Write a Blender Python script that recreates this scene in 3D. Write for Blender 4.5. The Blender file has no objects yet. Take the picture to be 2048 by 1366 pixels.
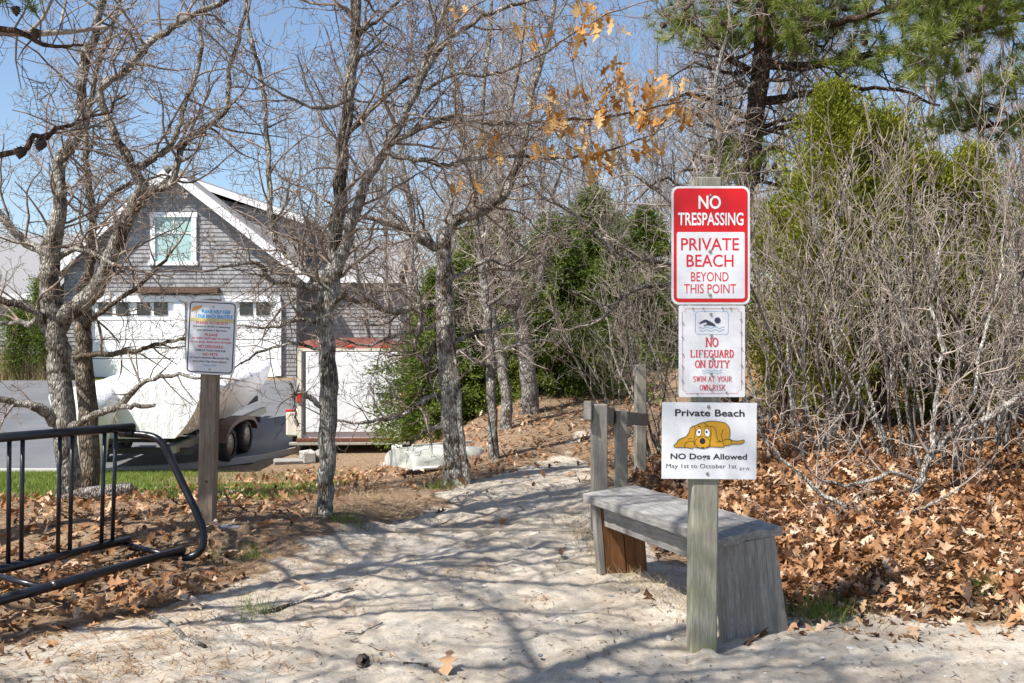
import bpy, bmesh, math, random
import numpy as np
from mathutils import Vector, Matrix

scene = bpy.context.scene
COL = scene.collection
PI = math.pi

# ------------------------------------------------------------------ camera, sky, sun, exposure
F, CX, HY, CAMZ = 2000.0, 1024.0, 690.0, 1.2
cam_d = bpy.data.cameras.new('camera')
cam = bpy.data.objects.new('camera', cam_d); COL.objects.link(cam)
cam_d.sensor_width = 36.0; cam_d.lens = F / 2048.0 * 36.0
cam_d.clip_start = 0.05; cam_d.clip_end = 2000
cam.location = (0, 0, CAMZ)
cam.rotation_euler = (PI / 2 + math.atan((HY - 683) / F), 0, 0)
scene.camera = cam

SUN_EL = math.radians(53)
SUN_AZ = (-0.77, -0.64)                      # ground direction towards the sun
world = bpy.data.worlds.new('World'); scene.world = world; world.use_nodes = True
wn = world.node_tree
bg = wn.nodes['Background']
sky = wn.nodes.new('ShaderNodeTexSky'); sky.sky_type = 'NISHITA'; sky.sun_disc = False
sky.sun_elevation = SUN_EL; sky.sun_rotation = math.atan2(SUN_AZ[0], SUN_AZ[1]) % (2 * PI)
sky.air_density = 1.0; sky.dust_density = 0.8; sky.ozone_density = 2.2
wn.links.new(sky.outputs[0], bg.inputs[0]); bg.inputs[1].default_value = 0.11
sun_d = bpy.data.lights.new('sun', 'SUN'); sun_d.energy = 5.0; sun_d.angle = math.radians(0.5)
sun_d.color = (1.0, 0.95, 0.87)
sun = bpy.data.objects.new('sun', sun_d); COL.objects.link(sun)
sv = Vector((SUN_AZ[0] * math.cos(SUN_EL), SUN_AZ[1] * math.cos(SUN_EL), math.sin(SUN_EL)))
sun.rotation_euler = sv.to_track_quat('Z', 'Y').to_euler(); sun.location = (-6, -6, 12)
vs = scene.view_settings
vs.view_transform = 'Standard'; vs.look = 'None'; vs.gamma = 1; vs.exposure = 0.7
vs.use_curve_mapping = False

# ------------------------------------------------------------------ helpers
def W(px, py, d):
    return Vector(((px - CX) / F * d, d, CAMZ - (py - HY) / F * d))
def ss(a, b, t):
    t = np.clip((t - a) / (b - a), 0, 1); return t * t * (3 - 2 * t)

def tag(o, label=None, cat=None, group=None, kind=None):
    if label: o['label'] = label
    if cat: o['category'] = cat
    if group: o['group'] = group
    if kind: o['kind'] = kind
    return o
def empty(name, loc, label=None, cat=None, group=None, rot=(0, 0, 0)):
    o = bpy.data.objects.new(name, None); COL.objects.link(o)
    o.location = loc; o.rotation_euler = rot; o.empty_display_size = 0.1
    return tag(o, label, cat, group)
def link(name, me, mat=None, parent=None):
    o = bpy.data.objects.new(name, me); COL.objects.link(o)
    if mat is not None and not me.materials: me.materials.append(mat)
    if parent is not None: o.parent = parent
    return o
def np_mesh(name, verts, faces, smooth=True):
    """verts (N,3); faces list of arrays (M,3) or (M,4)"""
    me = bpy.data.meshes.new(name)
    verts = np.asarray(verts, dtype=np.float32)
    me.vertices.add(len(verts)); me.vertices.foreach_set('co', verts.ravel())
    if not isinstance(faces, list): faces = [faces]
    faces = [np.asarray(f, dtype=np.int32) for f in faces if len(f)]
    nl = sum(f.size for f in faces); nf = sum(len(f) for f in faces)
    me.loops.add(nl); me.polygons.add(nf)
    me.loops.foreach_set('vertex_index', np.concatenate([f.ravel() for f in faces]))
    tot = np.concatenate([np.full(len(f), f.shape[1], np.int32) for f in faces])
    st = np.concatenate([[0], np.cumsum(tot)[:-1]]).astype(np.int32)
    me.polygons.foreach_set('loop_start', st)
    if smooth: me.polygons.foreach_set('use_smooth', np.ones(nf, bool))
    me.update(calc_edges=True); me.validate()
    return me
def add_attr(me, name, vals):
    a = me.attributes.new(name, 'FLOAT', 'POINT'); a.data.foreach_set('value', np.asarray(vals, np.float32))

class MB:
    """collects shapes into one bmesh in WORLD coordinates (or local when org is zero)"""
    def __init__(s): s.bm = bmesh.new()
    def box(s, c, size, rot=None, bev=0.0, taper=None):
        r = bmesh.ops.create_cube(s.bm, size=1.0)
        vs_ = r['verts']
        for v in vs_:
            v.co = Vector((v.co.x * size[0], v.co.y * size[1], v.co.z * size[2]))
            if taper and v.co.z < 0: v.co.x *= taper[0]; v.co.y *= taper[1]
        if bev > 0:
            es = list({e for v in vs_ for e in v.link_edges})
            rb = bmesh.ops.bevel(s.bm, geom=es, offset=bev, segments=1, affect='EDGES', profile=0.5)
            vs_ = list({v for f in rb['faces'] for v in f.verts} | {v for v in vs_ if v.is_valid})
        M = Matrix.Translation(Vector(c))
        if rot is not None: M = M @ (rot if isinstance(rot, Matrix) else Matrix.Rotation(rot, 4, 'Z'))
        for v in vs_: v.co = M @ v.co
        return s
    def tube(s, pts, rads, sides=10, cap=True):
        pts = [Vector(p) for p in pts]
        if not hasattr(rads, '__len__'): rads = [rads] * len(pts)
        rings = []; n1 = None
        for i, p in enumerate(pts):
            t = (pts[min(i + 1, len(pts) - 1)] - pts[max(i - 1, 0)]).normalized()
            if n1 is None:
                ref = Vector((0, 0, 1)) if abs(t.z) < 0.9 else Vector((1, 0, 0))
                n1 = t.cross(ref).normalized()
            else:
                n1 = (n1 - t * n1.dot(t)).normalized()
            n2 = t.cross(n1)
            rings.append([s.bm.verts.new(p + (n1 * math.cos(a) + n2 * math.sin(a)) * rads[i])
                          for a in [2 * PI * k / sides for k in range(sides)]])
        for a, b in zip(rings, rings[1:]):
            for k in range(sides):
                f = s.bm.faces.new((a[k], a[(k + 1) % sides], b[(k + 1) % sides], b[k])); f.smooth = True
        if cap:
            s.bm.faces.new(rings[0][::-1]); s.bm.faces.new(rings[-1])
        return s
    def prism(s, poly, thick, M=None, ):
        """poly: list of (x,z); front at y=0, back at y=thick"""
        M = M or Matrix.Identity(4)
        a = [s.bm.verts.new(M @ Vector((x, 0, z))) for x, z in poly]
        b = [s.bm.verts.new(M @ Vector((x, thick, z))) for x, z in poly]
        s.bm.faces.new(a); s.bm.faces.new(b[::-1])
        n = len(poly)
        for i in range(n): s.bm.faces.new((a[i], b[i], b[(i + 1) % n], a[(i + 1) % n]))
        return s
    def strip(s, pts, w, y=0.0):
        """flat ribbon in the xz plane"""
        pts = [Vector((p[0], 0, p[1])) for p in pts]; L = []
        for i, p in enumerate(pts):
            t = (pts[min(i + 1, len(pts) - 1)] - pts[max(i - 1, 0)]).normalized()
            n = Vector((-t.z, 0, t.x)) * (w / 2)
            L.append((s.bm.verts.new(p + n + Vector((0, y, 0))), s.bm.verts.new(p - n + Vector((0, y, 0)))))
        for (a, b), (c, d) in zip(L, L[1:]): s.bm.faces.new((a, b, d, c))
        return s
    def quad(s, *ps):
        s.bm.faces.new([s.bm.verts.new(Vector(p)) for p in ps]); return s
    def build(s, name, mat, parent=None, org=None):
        if org is None: org = Vector(parent.location) if parent is not None and parent.type == 'EMPTY' else Vector((0, 0, 0))
        bmesh.ops.recalc_face_normals(s.bm, faces=s.bm.faces[:])
        me = bpy.data.meshes.new(name)
        if org.length > 0: bmesh.ops.translate(s.bm, verts=s.bm.verts[:], vec=-org)
        s.bm.to_mesh(me); s.bm.free()
        return link(name, me, mat, parent)

def catmull(pts, k=4):
    P = np.asarray(pts, float); n = len(P); out = []
    for i in range(n - 1):
        p0, p1, p2, p3 = P[max(i - 1, 0)], P[i], P[i + 1], P[min(i + 2, n - 1)]
        for j in range(k):
            t = j / k
            out.append(0.5 * ((2 * p1) + (-p0 + p2) * t + (2 * p0 - 5 * p1 + 4 * p2 - p3) * t * t + (-p0 + 3 * p1 - 3 * p2 + p3) * t ** 3))
    out.append(P[-1]); return np.array(out)

# ------------------------------------------------------------------ materials
class NT:
    def __init__(s, name):
        s.m = bpy.data.materials.new(name); s.m.use_nodes = True
        s.t = s.m.node_tree; s.b = s.t.nodes['Principled BSDF']; s.out = s.t.nodes['Material Output']
    def n(s, typ, **kw):
        nd = s.t.nodes.new(typ)
        for k, v in kw.items():
            if k in nd.inputs: nd.inputs[k].default_value = v
            else: setattr(nd, k, v)
        return nd
    def l(s, a, b): s.t.links.new(a, b)
    def coord(s, scale=(1, 1, 1), kind='Object'):
        tc = s.n('ShaderNodeTexCoord'); mp = s.n('ShaderNodeMapping'); mp.inputs['Scale'].default_value = scale
        s.l(tc.outputs[kind], mp.inputs[0]); return mp.outputs[0]
    def noise(s, vec, scale, detail=4, rough=0.55):
        nd = s.n('ShaderNodeTexNoise', Scale=scale, Detail=detail, Roughness=rough)
        if vec is not None: s.l(vec, nd.inputs['Vector'])
        return nd.outputs['Fac']
    def ramp(s, fac, stops, interp='LINEAR'):
        r = s.n('ShaderNodeValToRGB'); cr = r.color_ramp; cr.interpolation = interp
        while len(cr.elements) < len(stops): cr.elements.new(0.5)
        for e, (p, c) in zip(cr.elements, stops):
            e.position = p; e.color = (c[0], c[1], c[2], 1) if hasattr(c, '__len__') else (c, c, c, 1)
        s.l(fac, r.inputs[0]); return r.outputs[0]
    def mix(s, fac, a, b, mode='MIX'):
        m = s.n('ShaderNodeMix', data_type='RGBA', blend_type=mode)
        if hasattr(fac, 'node'): s.l(fac, m.inputs[0])
        else: m.inputs[0].default_value = fac
        for v, i in ((a, 6), (b, 7)):
            if hasattr(v, 'node'): s.l(v, m.inputs[i])
            else: m.inputs[i].default_value = (v[0], v[1], v[2], 1)
        return m.outputs[2]
    def math(s, op, a, b=0.0):
        m = s.n('ShaderNodeMath', operation=op)
        for v, i in ((a, 0), (b, 1)):
            if hasattr(v, 'node'): s.l(v, m.inputs[i])
            else: m.inputs[i].default_value = v
        return m.outputs[0]
    def attr(s, name):
        return s.n('ShaderNodeAttribute', attribute_name=name).outputs['Fac']
    def color(s, c):
        if hasattr(c, 'node'): s.l(c, s.b.inputs['Base Color'])
        else: s.b.inputs['Base Color'].default_value = (c[0], c[1], c[2], 1)
        return s
    def rough(s, r):
        if hasattr(r, 'node'): s.l(r, s.b.inputs['Roughness'])
        else: s.b.inputs['Roughness'].default_value = r
        return s
    def bump(s, h, strength=0.4, dist=0.01):
        b = s.n('ShaderNodeBump', Strength=strength, Distance=dist); s.l(h, b.inputs['Height'])
        s.l(b.outputs[0], s.b.inputs['Normal']); return s
    def translucent(s, col, f):
        tr = s.n('ShaderNodeBsdfTranslucent'); mx = s.n('ShaderNodeMixShader'); mx.inputs[0].default_value = f
        if hasattr(col, 'node'): s.l(col, tr.inputs[0])
        else: tr.inputs[0].default_value = (*col, 1)
        s.l(s.b.outputs[0], mx.inputs[1]); s.l(tr.outputs[0], mx.inputs[2]); s.l(mx.outputs[0], s.out.inputs[0]); return s

def m_plain(name, c, rough=0.6, metal=0.0, var=0.12, scale=8, spec=0.5):
    t = NT(name); v = t.coord()
    n = t.noise(v, scale, 5)
    t.color(t.mix(n, tuple(x * (1 - var) for x in c), tuple(min(1, x * (1 + var)) for x in c)))
    t.rough(rough); t.b.inputs['Metallic'].default_value = metal; t.b.inputs['Specular IOR Level'].default_value = spec
    return t.m
def m_wood(name, dark, light, axis='z', stain=None, rough=0.85):
    t = NT(name)
    sc = {'z': (14, 14, 0.9), 'x': (0.9, 14, 14), 'y': (14, 0.9, 14)}[axis]
    v = t.coord(sc); g = t.noise(v, 3.0, 8, 0.65)
    v2 = t.coord(tuple(4 * a for a in sc)); g2 = t.noise(v2, 4.0, 6, 0.7)
    v3 = t.coord((1, 1, 1)); bl = t.noise(v3, 5, 4)
    c = t.ramp(g, [(0.3, dark), (0.5, tuple((a + b) / 2 for a, b in zip(dark, light))), (0.7, light)])
    c = t.mix(t.ramp(g2, [(0.42, 0.0), (0.6, 0.45)]), c, tuple(a * 0.35 for a in dark))
    c = t.mix(t.ramp(bl, [(0.45, 0.0), (0.7, 0.5)]), c, tuple(a * 0.65 for a in dark))
    if stain is not None:
        oc = t.n('ShaderNodeTexCoord'); sp = t.n('ShaderNodeSeparateXYZ'); t.l(oc.outputs['Object'], sp.inputs[0])
        zf = t.ramp(sp.outputs['Z'], [(0.0, 1.0), (0.6, 0.12), (1.0, 0.1)])
        nn = t.ramp(t.noise(v3, 9, 5), [(0.4, 0.0), (0.65, 1.0)])
        c = t.mix(t.mix(1.0, zf, nn, 'MULTIPLY'), c, stain)
    t.color(c).rough(rough); t.b.inputs['Specular IOR Level'].default_value = 0.25
    h = t.mix(0.5, g, g2)
    t.bump(h, 0.55, 0.004); return t.m
def m_bark(name, a, b, lichen, amt=0.5, scale=1.0):
    t = NT(name)
    v = t.coord((1, 1, 0.22)); 
    vo = t.n('ShaderNodeTexVoronoi', Scale=60 * scale); vo.feature = 'DISTANCE_TO_EDGE'; t.l(v, vo.inputs['Vector'])
    n1 = t.noise(t.coord((1, 1, 0.3)), 45 * scale, 8, 0.7)
    n2 = t.noise(t.coord(), 7, 5, 0.6)
    n3 = t.noise(t.coord(), 26, 4, 0.6)
    c = t.mix(t.ramp(n1, [(0.3, 0.0), (0.7, 1.0)]), a, b)
    c = t.mix(t.ramp(vo.outputs['Distance'], [(0.0, 0.95), (0.16, 0.0)]), c, tuple(x * 0.25 for x in a))
    li = t.mix(1.0, t.ramp(n2, [(0.40, 0.0), (0.54, amt)]), t.ramp(n3, [(0.35, 0.2), (0.6, 1.0)]), 'MULTIPLY')
    c = t.mix(li, c, lichen)
    t.color(c).rough(0.9); t.b.inputs['Specular IOR Level'].default_value = 0.15
    h = t.mix(0.5, n1, t.ramp(vo.outputs['Distance'], [(0.0, 0.0), (0.25, 1.0)]))
    t.bump(h, 1.0, 0.03); return t.m
def m_leaf(name, stops, trans=0.3, src='attr', spec=0.3):
    t = NT(name)
    if src == 'attr': f = t.attr('rnd')
    else: f = t.n('ShaderNodeObjectInfo').outputs['Random']
    n = t.noise(t.coord(), 30, 3)
    f2 = t.math('ADD', t.math('MULTIPLY', n, 0.3), t.math('SUBTRACT', f, 0.15))
    c = t.ramp(f2, stops); t.color(c).rough(0.6); t.b.inputs['Specular IOR Level'].default_value = spec
    if trans: t.translucent(c, trans)
    return t.m

M = {}
M['post'] = m_wood('weathered_post', (0.24, 0.22, 0.17), (0.45, 0.43, 0.36), 'z', stain=(0.27, 0.285, 0.14))
M['post2'] = m_wood('tan_post', (0.20, 0.15, 0.11), (0.40, 0.32, 0.25), 'z')
M['rail_wood'] = m_wood('grey_rail_wood', (0.26, 0.24, 0.20), (0.44, 0.41, 0.35), 'z')
M['rail_wood_x'] = m_wood('grey_rail_wood_long', (0.26, 0.24, 0.20), (0.44, 0.41, 0.35), 'y')
M['bench_grey'] = m_wood('bench_grey_wood', (0.19, 0.18, 0.17), (0.45, 0.43, 0.41), 'y')
M['bench_panel'] = m_wood('bench_panel_wood', (0.19, 0.175, 0.155), (0.42, 0.39, 0.355), 'z')
M['bench_brown'] = m_wood('bench_brown_wood', (0.15, 0.06, 0.022), (0.32, 0.15, 0.06), 'z')
M['old_wood'] = m_wood('old_plank', (0.24, 0.20, 0.16), (0.46, 0.40, 0.33), 'x')
M['bark_oak'] = m_bark('oak_bark', (0.085, 0.064, 0.048), (0.27, 0.22, 0.175), (0.56, 0.54, 0.48), 0.9)
M['bark_grey'] = m_bark('grey_bark', (0.11, 0.085, 0.068), (0.29, 0.245, 0.205), (0.54, 0.52, 0.48), 0.85)
M['bark_pale'] = m_bark('lichened_bark', (0.11, 0.08, 0.06), (0.31, 0.255, 0.205), (0.66, 0.64, 0.59), 0.95)
M['bark_tan'] = m_bark('tan_bark', (0.11, 0.075, 0.05), (0.28, 0.20, 0.14), (0.46, 0.42, 0.35), 0.5)
M['bark_pine'] = m_bark('pine_bark', (0.045, 0.028, 0.021), (0.16, 0.095, 0.068), (0.2, 0.15, 0.12), 0.25, 0.6)
def m_twig(name, a, b):
    t = NT(name); n = t.noise(t.coord(), 9, 4); t.color(t.mix(t.ramp(n, [(0.3, 0.0), (0.7, 1.0)]), a, b)).rough(0.8)
    t.b.inputs['Specular IOR Level'].default_value = 0.3; return t.m
M['twig_oak'] = m_twig('oak_twig', (0.075, 0.047, 0.034), (0.40, 0.325, 0.265))
M['twig_back'] = m_twig('background_twig', (0.12, 0.085, 0.068), (0.50, 0.435, 0.38))
M['twig_shrub'] = m_twig('shrub_twig', (0.11, 0.075, 0.058), (0.52, 0.445, 0.385))
M['twig_pine'] = m_twig('pine_twig', (0.06, 0.045, 0.035), (0.26, 0.23, 0.20))
M['needle'] = m_leaf('pine_needles', [(0.0, (0.08, 0.12, 0.02)), (0.5, (0.20, 0.26, 0.045)), (1.0, (0.42, 0.42, 0.12))], 0.25)
M['cedar'] = m_leaf('dark_evergreen', [(0.0, (0.03, 0.055, 0.010)), (0.5, (0.10, 0.15, 0.02)), (0.85, (0.21, 0.25, 0.03)), (1.0, (0.24, 0.17, 0.05))], 0.3)
M['juniper'] = m_leaf('yellow_green_evergreen', [(0.0, (0.07, 0.095, 0.010)), (0.5, (0.19, 0.21, 0.018)), (1.0, (0.36, 0.34, 0.035))], 0.3)
M['arbor'] = m_leaf('arborvitae_green', [(0.0, (0.06, 0.10, 0.015)), (1.0, (0.20, 0.24, 0.03))], 0.2)
LEAFSTOPS = [(0.0, (0.065, 0.034, 0.022)), (0.25, (0.18, 0.082, 0.036)), (0.5, (0.34, 0.165, 0.068)), (0.75, (0.46, 0.28, 0.155)), (1.0, (0.58, 0.45, 0.33))]
M['litter'] = m_leaf('fallen_oak_leaves', LEAFSTOPS, 0.12)
M['leaf_obj'] = m_leaf('fallen_oak_leaf', LEAFSTOPS, 0.12, 'obj')
M['leaf_tree'] = m_leaf('hanging_oak_leaf', [(0.0, (0.40, 0.17, 0.035)), (0.5, (0.60, 0.33, 0.10)), (1.0, (0.74, 0.52, 0.26))], 0.35, 'obj')
M['grass'] = m_leaf('lawn_blades', [(0.0, (0.08, 0.13, 0.02)), (0.6, (0.16, 0.24, 0.03)), (1.0, (0.33, 0.32, 0.10))], 0.25)
M['drygrass'] = m_leaf('dry_grass', [(0.0, (0.25, 0.17, 0.08)), (0.6, (0.46, 0.35, 0.19)), (1.0, (0.60, 0.50, 0.32))], 0.2)
M['strand'] = m_leaf('dead_needles', [(0.0, (0.16, 0.08, 0.035)), (0.6, (0.34, 0.19, 0.08)), (1.0, (0.48, 0.33, 0.16))], 0.0)
M['debris'] = m_leaf('dark_debris', [(0.0, (0.05, 0.035, 0.025)), (0.7, (0.16, 0.11, 0.075)), (1.0, (0.36, 0.30, 0.24))], 0.0)
M['black_pipe'] = m_plain('black_pipe', (0.012, 0.013, 0.018), 0.28, 0.0, 0.5, 14)
M['steel'] = m_plain('zinc_bolt', (0.33, 0.31, 0.28), 0.35, 0.9, 0.3, 200)
def m_sign(name, c, dirt):
    t = NT(name); n = t.noise(t.coord(), 7, 3); n2 = t.noise(t.coord((6, 6, 1)), 9, 7, .7)
    cc = t.mix(t.ramp(n2, [(0.5, 0.0), (0.75, dirt)]), c, tuple(x * .55 for x in c)); cc = t.mix(n, cc, tuple(x * .9 for x in c))
    t.color(cc).rough(.3); t.bump(n, .25, .02); return t.m
M['white_sign'] = m_sign('white_sign_face', (0.76, 0.77, 0.80), .3)
M['alu'] = m_sign('bare_sign_face', (0.68, 0.69, 0.74), .35)
M['red'] = m_plain('sign_red', (0.62, 0.004, 0.008), 0.35, 0, 0.06, 5)
M['red_text'] = m_plain('sign_red_text', (0.60, 0.012, 0.025), 0.4, 0, 0.1, 9)
M['red_faded'] = m_plain('faded_red_print', (0.56, 0.05, 0.07), 0.5, 0, 0.35, 60)
M['white_text'] = m_plain('white_print', (0.82, 0.82, 0.82), 0.4, 0, 0.03, 5)
M['black_text'] = m_plain('black_print', (0.012, 0.012, 0.016), 0.45, 0, 0.2, 9)
M['navy_text'] = m_plain('navy_print', (0.035, 0.045, 0.08), 0.45, 0, 0.2, 9)
M['blue_text'] = m_plain('cyan_print', (0.02, 0.33, 0.70), 0.45, 0, 0.1, 9)
M['blue_line'] = m_plain('blue_line_print', (0.06, 0.26, 0.52), 0.45, 0, 0.1, 9)
M['dog'] = m_plain('ochre_print', (0.56, 0.29, 0.012), 0.45, 0, 0.05, 9)
M['orange_print'] = m_plain('orange_print', (0.62, 0.30, 0.06), 0.45, 0, 0.2, 90)
M['tan_print'] = m_plain('tan_print', (0.55, 0.48, 0.22), 0.45, 0, 0.1, 9)
M['white_paint'] = m_plain('white_paint', (0.78, 0.78, 0.79), 0.5, 0, 0.05, 1.5)
M['door_white'] = m_plain('garage_door_white', (0.80, 0.80, 0.81), 0.5, 0, 0.03, 1.0)
M['glass_dark'] = m_plain('dark_glass', (0.03, 0.035, 0.04), 0.08, 0, 0.2, 2)
M['glass_teal'] = m_plain('curtained_glass', (0.36, 0.52, 0.50), 0.12, 0, 0.15, 1.5)
M['brown_wood'] = m_plain('brown_timber', (0.12, 0.07, 0.045), 0.8, 0, 0.3, 5)
M['roof'] = m_plain('grey_roof', (0.23, 0.225, 0.23), 0.9, 0, 0.15, 30)
M['tyre'] = m_plain('tyre_rubber', (0.025, 0.025, 0.027), 0.8, 0, 0.2, 20)
M['rim'] = m_plain('rusty_rim', (0.35, 0.33, 0.31), 0.5, 0.4, 0.3, 30)
M['rust'] = m_plain('rusty_steel', (0.16, 0.065, 0.04), 0.85, 0.2, 0.4, 20)
M['fender'] = m_plain('brown_fender', (0.10, 0.055, 0.045), 0.45, 0.3, 0.3, 10)
M['frame_dark'] = m_plain('trailer_frame', (0.06, 0.06, 0.065), 0.6, 0.3, 0.3, 10)
M['bunk'] = m_plain('trailer_beam', (0.34, 0.33, 0.28), 0.7, 0.1, 0.2, 10)
M['cream'] = m_plain('cream_paint', (0.68, 0.64, 0.54), 0.5, 0, 0.12, 4)
M['red_lens'] = m_plain('red_lens', (0.60, 0.02, 0.02), 0.25, 0, 0.1, 10)
M['orange_lens'] = m_plain('orange_lens', (0.75, 0.28, 0.02), 0.3, 0, 0.1, 10)
M['block'] = m_plain('concrete_block', (0.42, 0.40, 0.37), 0.9, 0, 0.2, 25)
M['stone'] = m_plain('pale_stone', (0.27, 0.26, 0.24), 0.85, 0, 0.3, 12)
M['stone_dark'] = m_plain('dark_pebble', (0.16, 0.17, 0.19), 0.7, 0, 0.3, 40)
M['shell'] = m_plain('white_shell', (0.58, 0.56, 0.53), 0.5, 0, 0.3, 60)
M['cone'] = m_plain('pine_cone', (0.075, 0.055, 0.045), 0.85, 0, 0.5, 60)
def m_tarp():
    t = NT('white_shrink_wrap'); n = t.noise(t.coord((1, 1, 0.35)), 7, 6, 0.6)
    t.color(t.mix(n, (0.78, 0.78, 0.80), (0.88, 0.88, 0.88))).rough(0.38); t.bump(n, 0.9, 0.06); return t.m
M['tarp'] = m_tarp()
def m_trailer():
    t = NT('trailer_white_panel'); n = t.noise(t.coord(), 2.2, 4); n2 = t.noise(t.coord(), 22, 6, 0.7)
    c = t.mix(t.ramp(n2, [(0.55, 0.0), (0.75, 0.25)]), (0.76, 0.77, 0.79), (0.5, 0.45, 0.40))
    t.color(c).rough(0.4); t.bump(n, 0.5, 0.05); return t.m
M['trailer_white'] = m_trailer()
def m_trailer_roof():
    t = NT('rusty_trailer_roof'); n = t.noise(t.coord(), 5, 6, 0.7)
    t.color(t.ramp(n, [(0.3, (0.22, 0.07, 0.05)), (0.6, (0.34, 0.14, 0.11)), (0.8, (0.5, 0.4, 0.36))])).rough(0.8); return t.m
M['trailer_roof'] = m_trailer_roof()
def m_hull():
    t = NT('weathered_hull'); n = t.noise(t.coord(), 6, 6, 0.7)
    t.color(t.ramp(n, [(0.3, (0.33, 0.34, 0.29)), (0.6, (0.56, 0.56, 0.52)), (0.8, (0.72, 0.72, 0.70))])).rough(0.6); return t.m
M['hull'] = m_hull()
def m_shingle():
    t = NT('cedar_shingles')
    br = t.n('ShaderNodeTexBrick', Scale=1.0); br.offset = 0.37; br.squash = 1.0
    br.inputs['Color1'].default_value = (0.16, 0.157, 0.165, 1); br.inputs['Color2'].default_value = (0.34, 0.333, 0.34, 1)
    br.inputs['Mortar'].default_value = (0.05, 0.045, 0.045, 1)
    br.inputs['Mortar Size'].default_value = 0.004; br.inputs['Brick Width'].default_value = 0.13; br.inputs['Row Height'].default_value = 0.13
    tc = t.n('ShaderNodeTexCoord'); sp = t.n('ShaderNodeSeparateXYZ'); cb = t.n('ShaderNodeCombineXYZ')
    t.l(tc.outputs['Object'], sp.inputs[0]); t.l(t.math('ADD', sp.outputs[0], sp.outputs[1]), cb.inputs[0]); t.l(sp.outputs[2], cb.inputs[1])
    t.l(cb.outputs[0], br.inputs['Vector'])
    n = t.noise(t.coord(), 3, 6, 0.7)
    t.color(t.mix(t.ramp(n, [(0.35, 0.0), (0.7, 0.5)]), br.outputs[0], (0.37, 0.36, 0.36))).rough(0.9)
    return t.m
M['shingle'] = m_shingle()

# ------------------------------------------------------------------ ground
def wob(x, y, s=1.0, ph=0.0):
    return (np.sin(x * 1.7 * s + 1.3 + ph) * np.cos(y * 1.31 * s + 0.4 - ph) + 0.6 * np.sin(x * 3.1 * s - y * 2.3 * s + 2.1 + ph)
            + 0.35 * np.sin(x * 6.7 * s + y * 5.2 * s + ph * 2)) / 1.95
def path_x(y):
    return np.interp(y, [2, 4, 6.4, 9, 12, 16, 24], [0.2, 0.05, -0.05, 0.22, 0.85, 2.2, 4.5])
def left_prof(y):
    return np.interp(y, [7.4, 16.5, 31, 400], [0, -0.9, 0.245, 0.6])
def bank_edge(y):
    return np.interp(y, [0, 4.25, 4.45, 4.7, 5.5, 7, 9, 12, 16, 24], [9, 3.0, 1.45, 1.12, 0.95, 0.85, 1.15, 1.8, 3.1, 5.5])
def ground_z(x, y, fine=True):
    x = np.asarray(x, float); y = np.asarray(y, float)
    D = ss(0.3, -2.3, x + 0.0 * y)
    z = D * left_prof(y)
    rise = np.interp(y, [0, 10.5, 20, 40, 400], [0, 0, 0.95, 2.2, 3.0])
    z = z + (1 - D) * rise
    b = ss(-0.1, 1.6, x - bank_edge(y)) * np.interp(y, [0, 4.2, 10.5, 16, 40, 400], [0, 0, 0.60, 0.62, 0.4, 0.4])
    z = z + b + 0.05 * ss(0.0, 0.5, x - bank_edge(y)) * ss(12, 4, y)
    z = z + 0.09 * ss(-1.0, -1.8, x) * ss(5.75, 6.3, y) * ss(8.2, 6.6, y) - 0.03 * ss(-1.2, -1.8, x) * ss(3.4, 4.2, y) * ss(6.2, 5.8, y)
    # hollow behind the step board
    hx = ss(-1.15, -0.8, x) * ss(0.75, 0.45, x)
    z = z - 0.12 * hx * ss(6.42, 6.47, y) * ss(8.6, 6.8, y)
    if fine:
        near = ss(14, 8, y)
        z = z + near * (0.014 * wob(x, y, 2.3) + 0.007 * wob(x, y, 5.1, 1.7) + 0.0045 * wob(x + 3, y, 11.3, 0.6) + 0.004 * wob(x + .3 * y, y + 2, 21.0, 2.2))
        rough = 1 - ss(0.9, 1.5, np.abs(x - path_x(y)))
        z = z + near * 0.006 * np.abs(wob(x, y, 8.0, 3.0)) * rough
    return z
def gz(x, y): return float(ground_z(x, y))

def axis(lo, hi, step, far, g=1.16):
    a = list(np.arange(lo, hi + 1e-6, step))
    s = step; v = hi
    up = []
    while v < far: s *= g; v += s; up.append(v)
    s = step; v = lo; dn = []
    while v > -far: s *= g; v -= s; dn.append(v)
    return np.array(dn[::-1] + a + up)
gx = axis(-4.2, 3.4, 0.03, 420); gy = axis(2.9, 10.2, 0.035, 420)
XX, YY = np.meshgrid(gx, gy)
ZZ = ground_z(XX, YY)
_fp = np.random.default_rng(14)
for _k in range(110):      # trodden prints in the loose sand
    _y = 3.0 + 5.6 * _fp.random(); _x = float(path_x(_y)) + _fp.normal(0, .55); _a = _fp.normal(1.57, .4); _s = .8 + .5 * _fp.random()
    _m = (np.abs(XX - _x) < .5) & (np.abs(YY - _y) < .5); _u = ((XX[_m] - _x) * np.cos(_a) + (YY[_m] - _y) * np.sin(_a)) / (.13 * _s); _v = (-(XX[_m] - _x) * np.sin(_a) + (YY[_m] - _y) * np.cos(_a)) / (.055 * _s)
    _r = _u ** 2 + _v ** 2; ZZ[_m] += -.009 * np.exp(-_r ** 2) + .004 * np.exp(-(np.sqrt(_r) - 1.5) ** 2 * 6)
_g = np.random.default_rng(2).normal(size=XX.shape); _g = _g + .5 * (np.roll(_g, 1, 0) + np.roll(_g, 1, 1)); ZZ = ZZ + _g * .0026 * ss(10, 7, YY) * (np.abs(XX) < 4.4)
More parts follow.
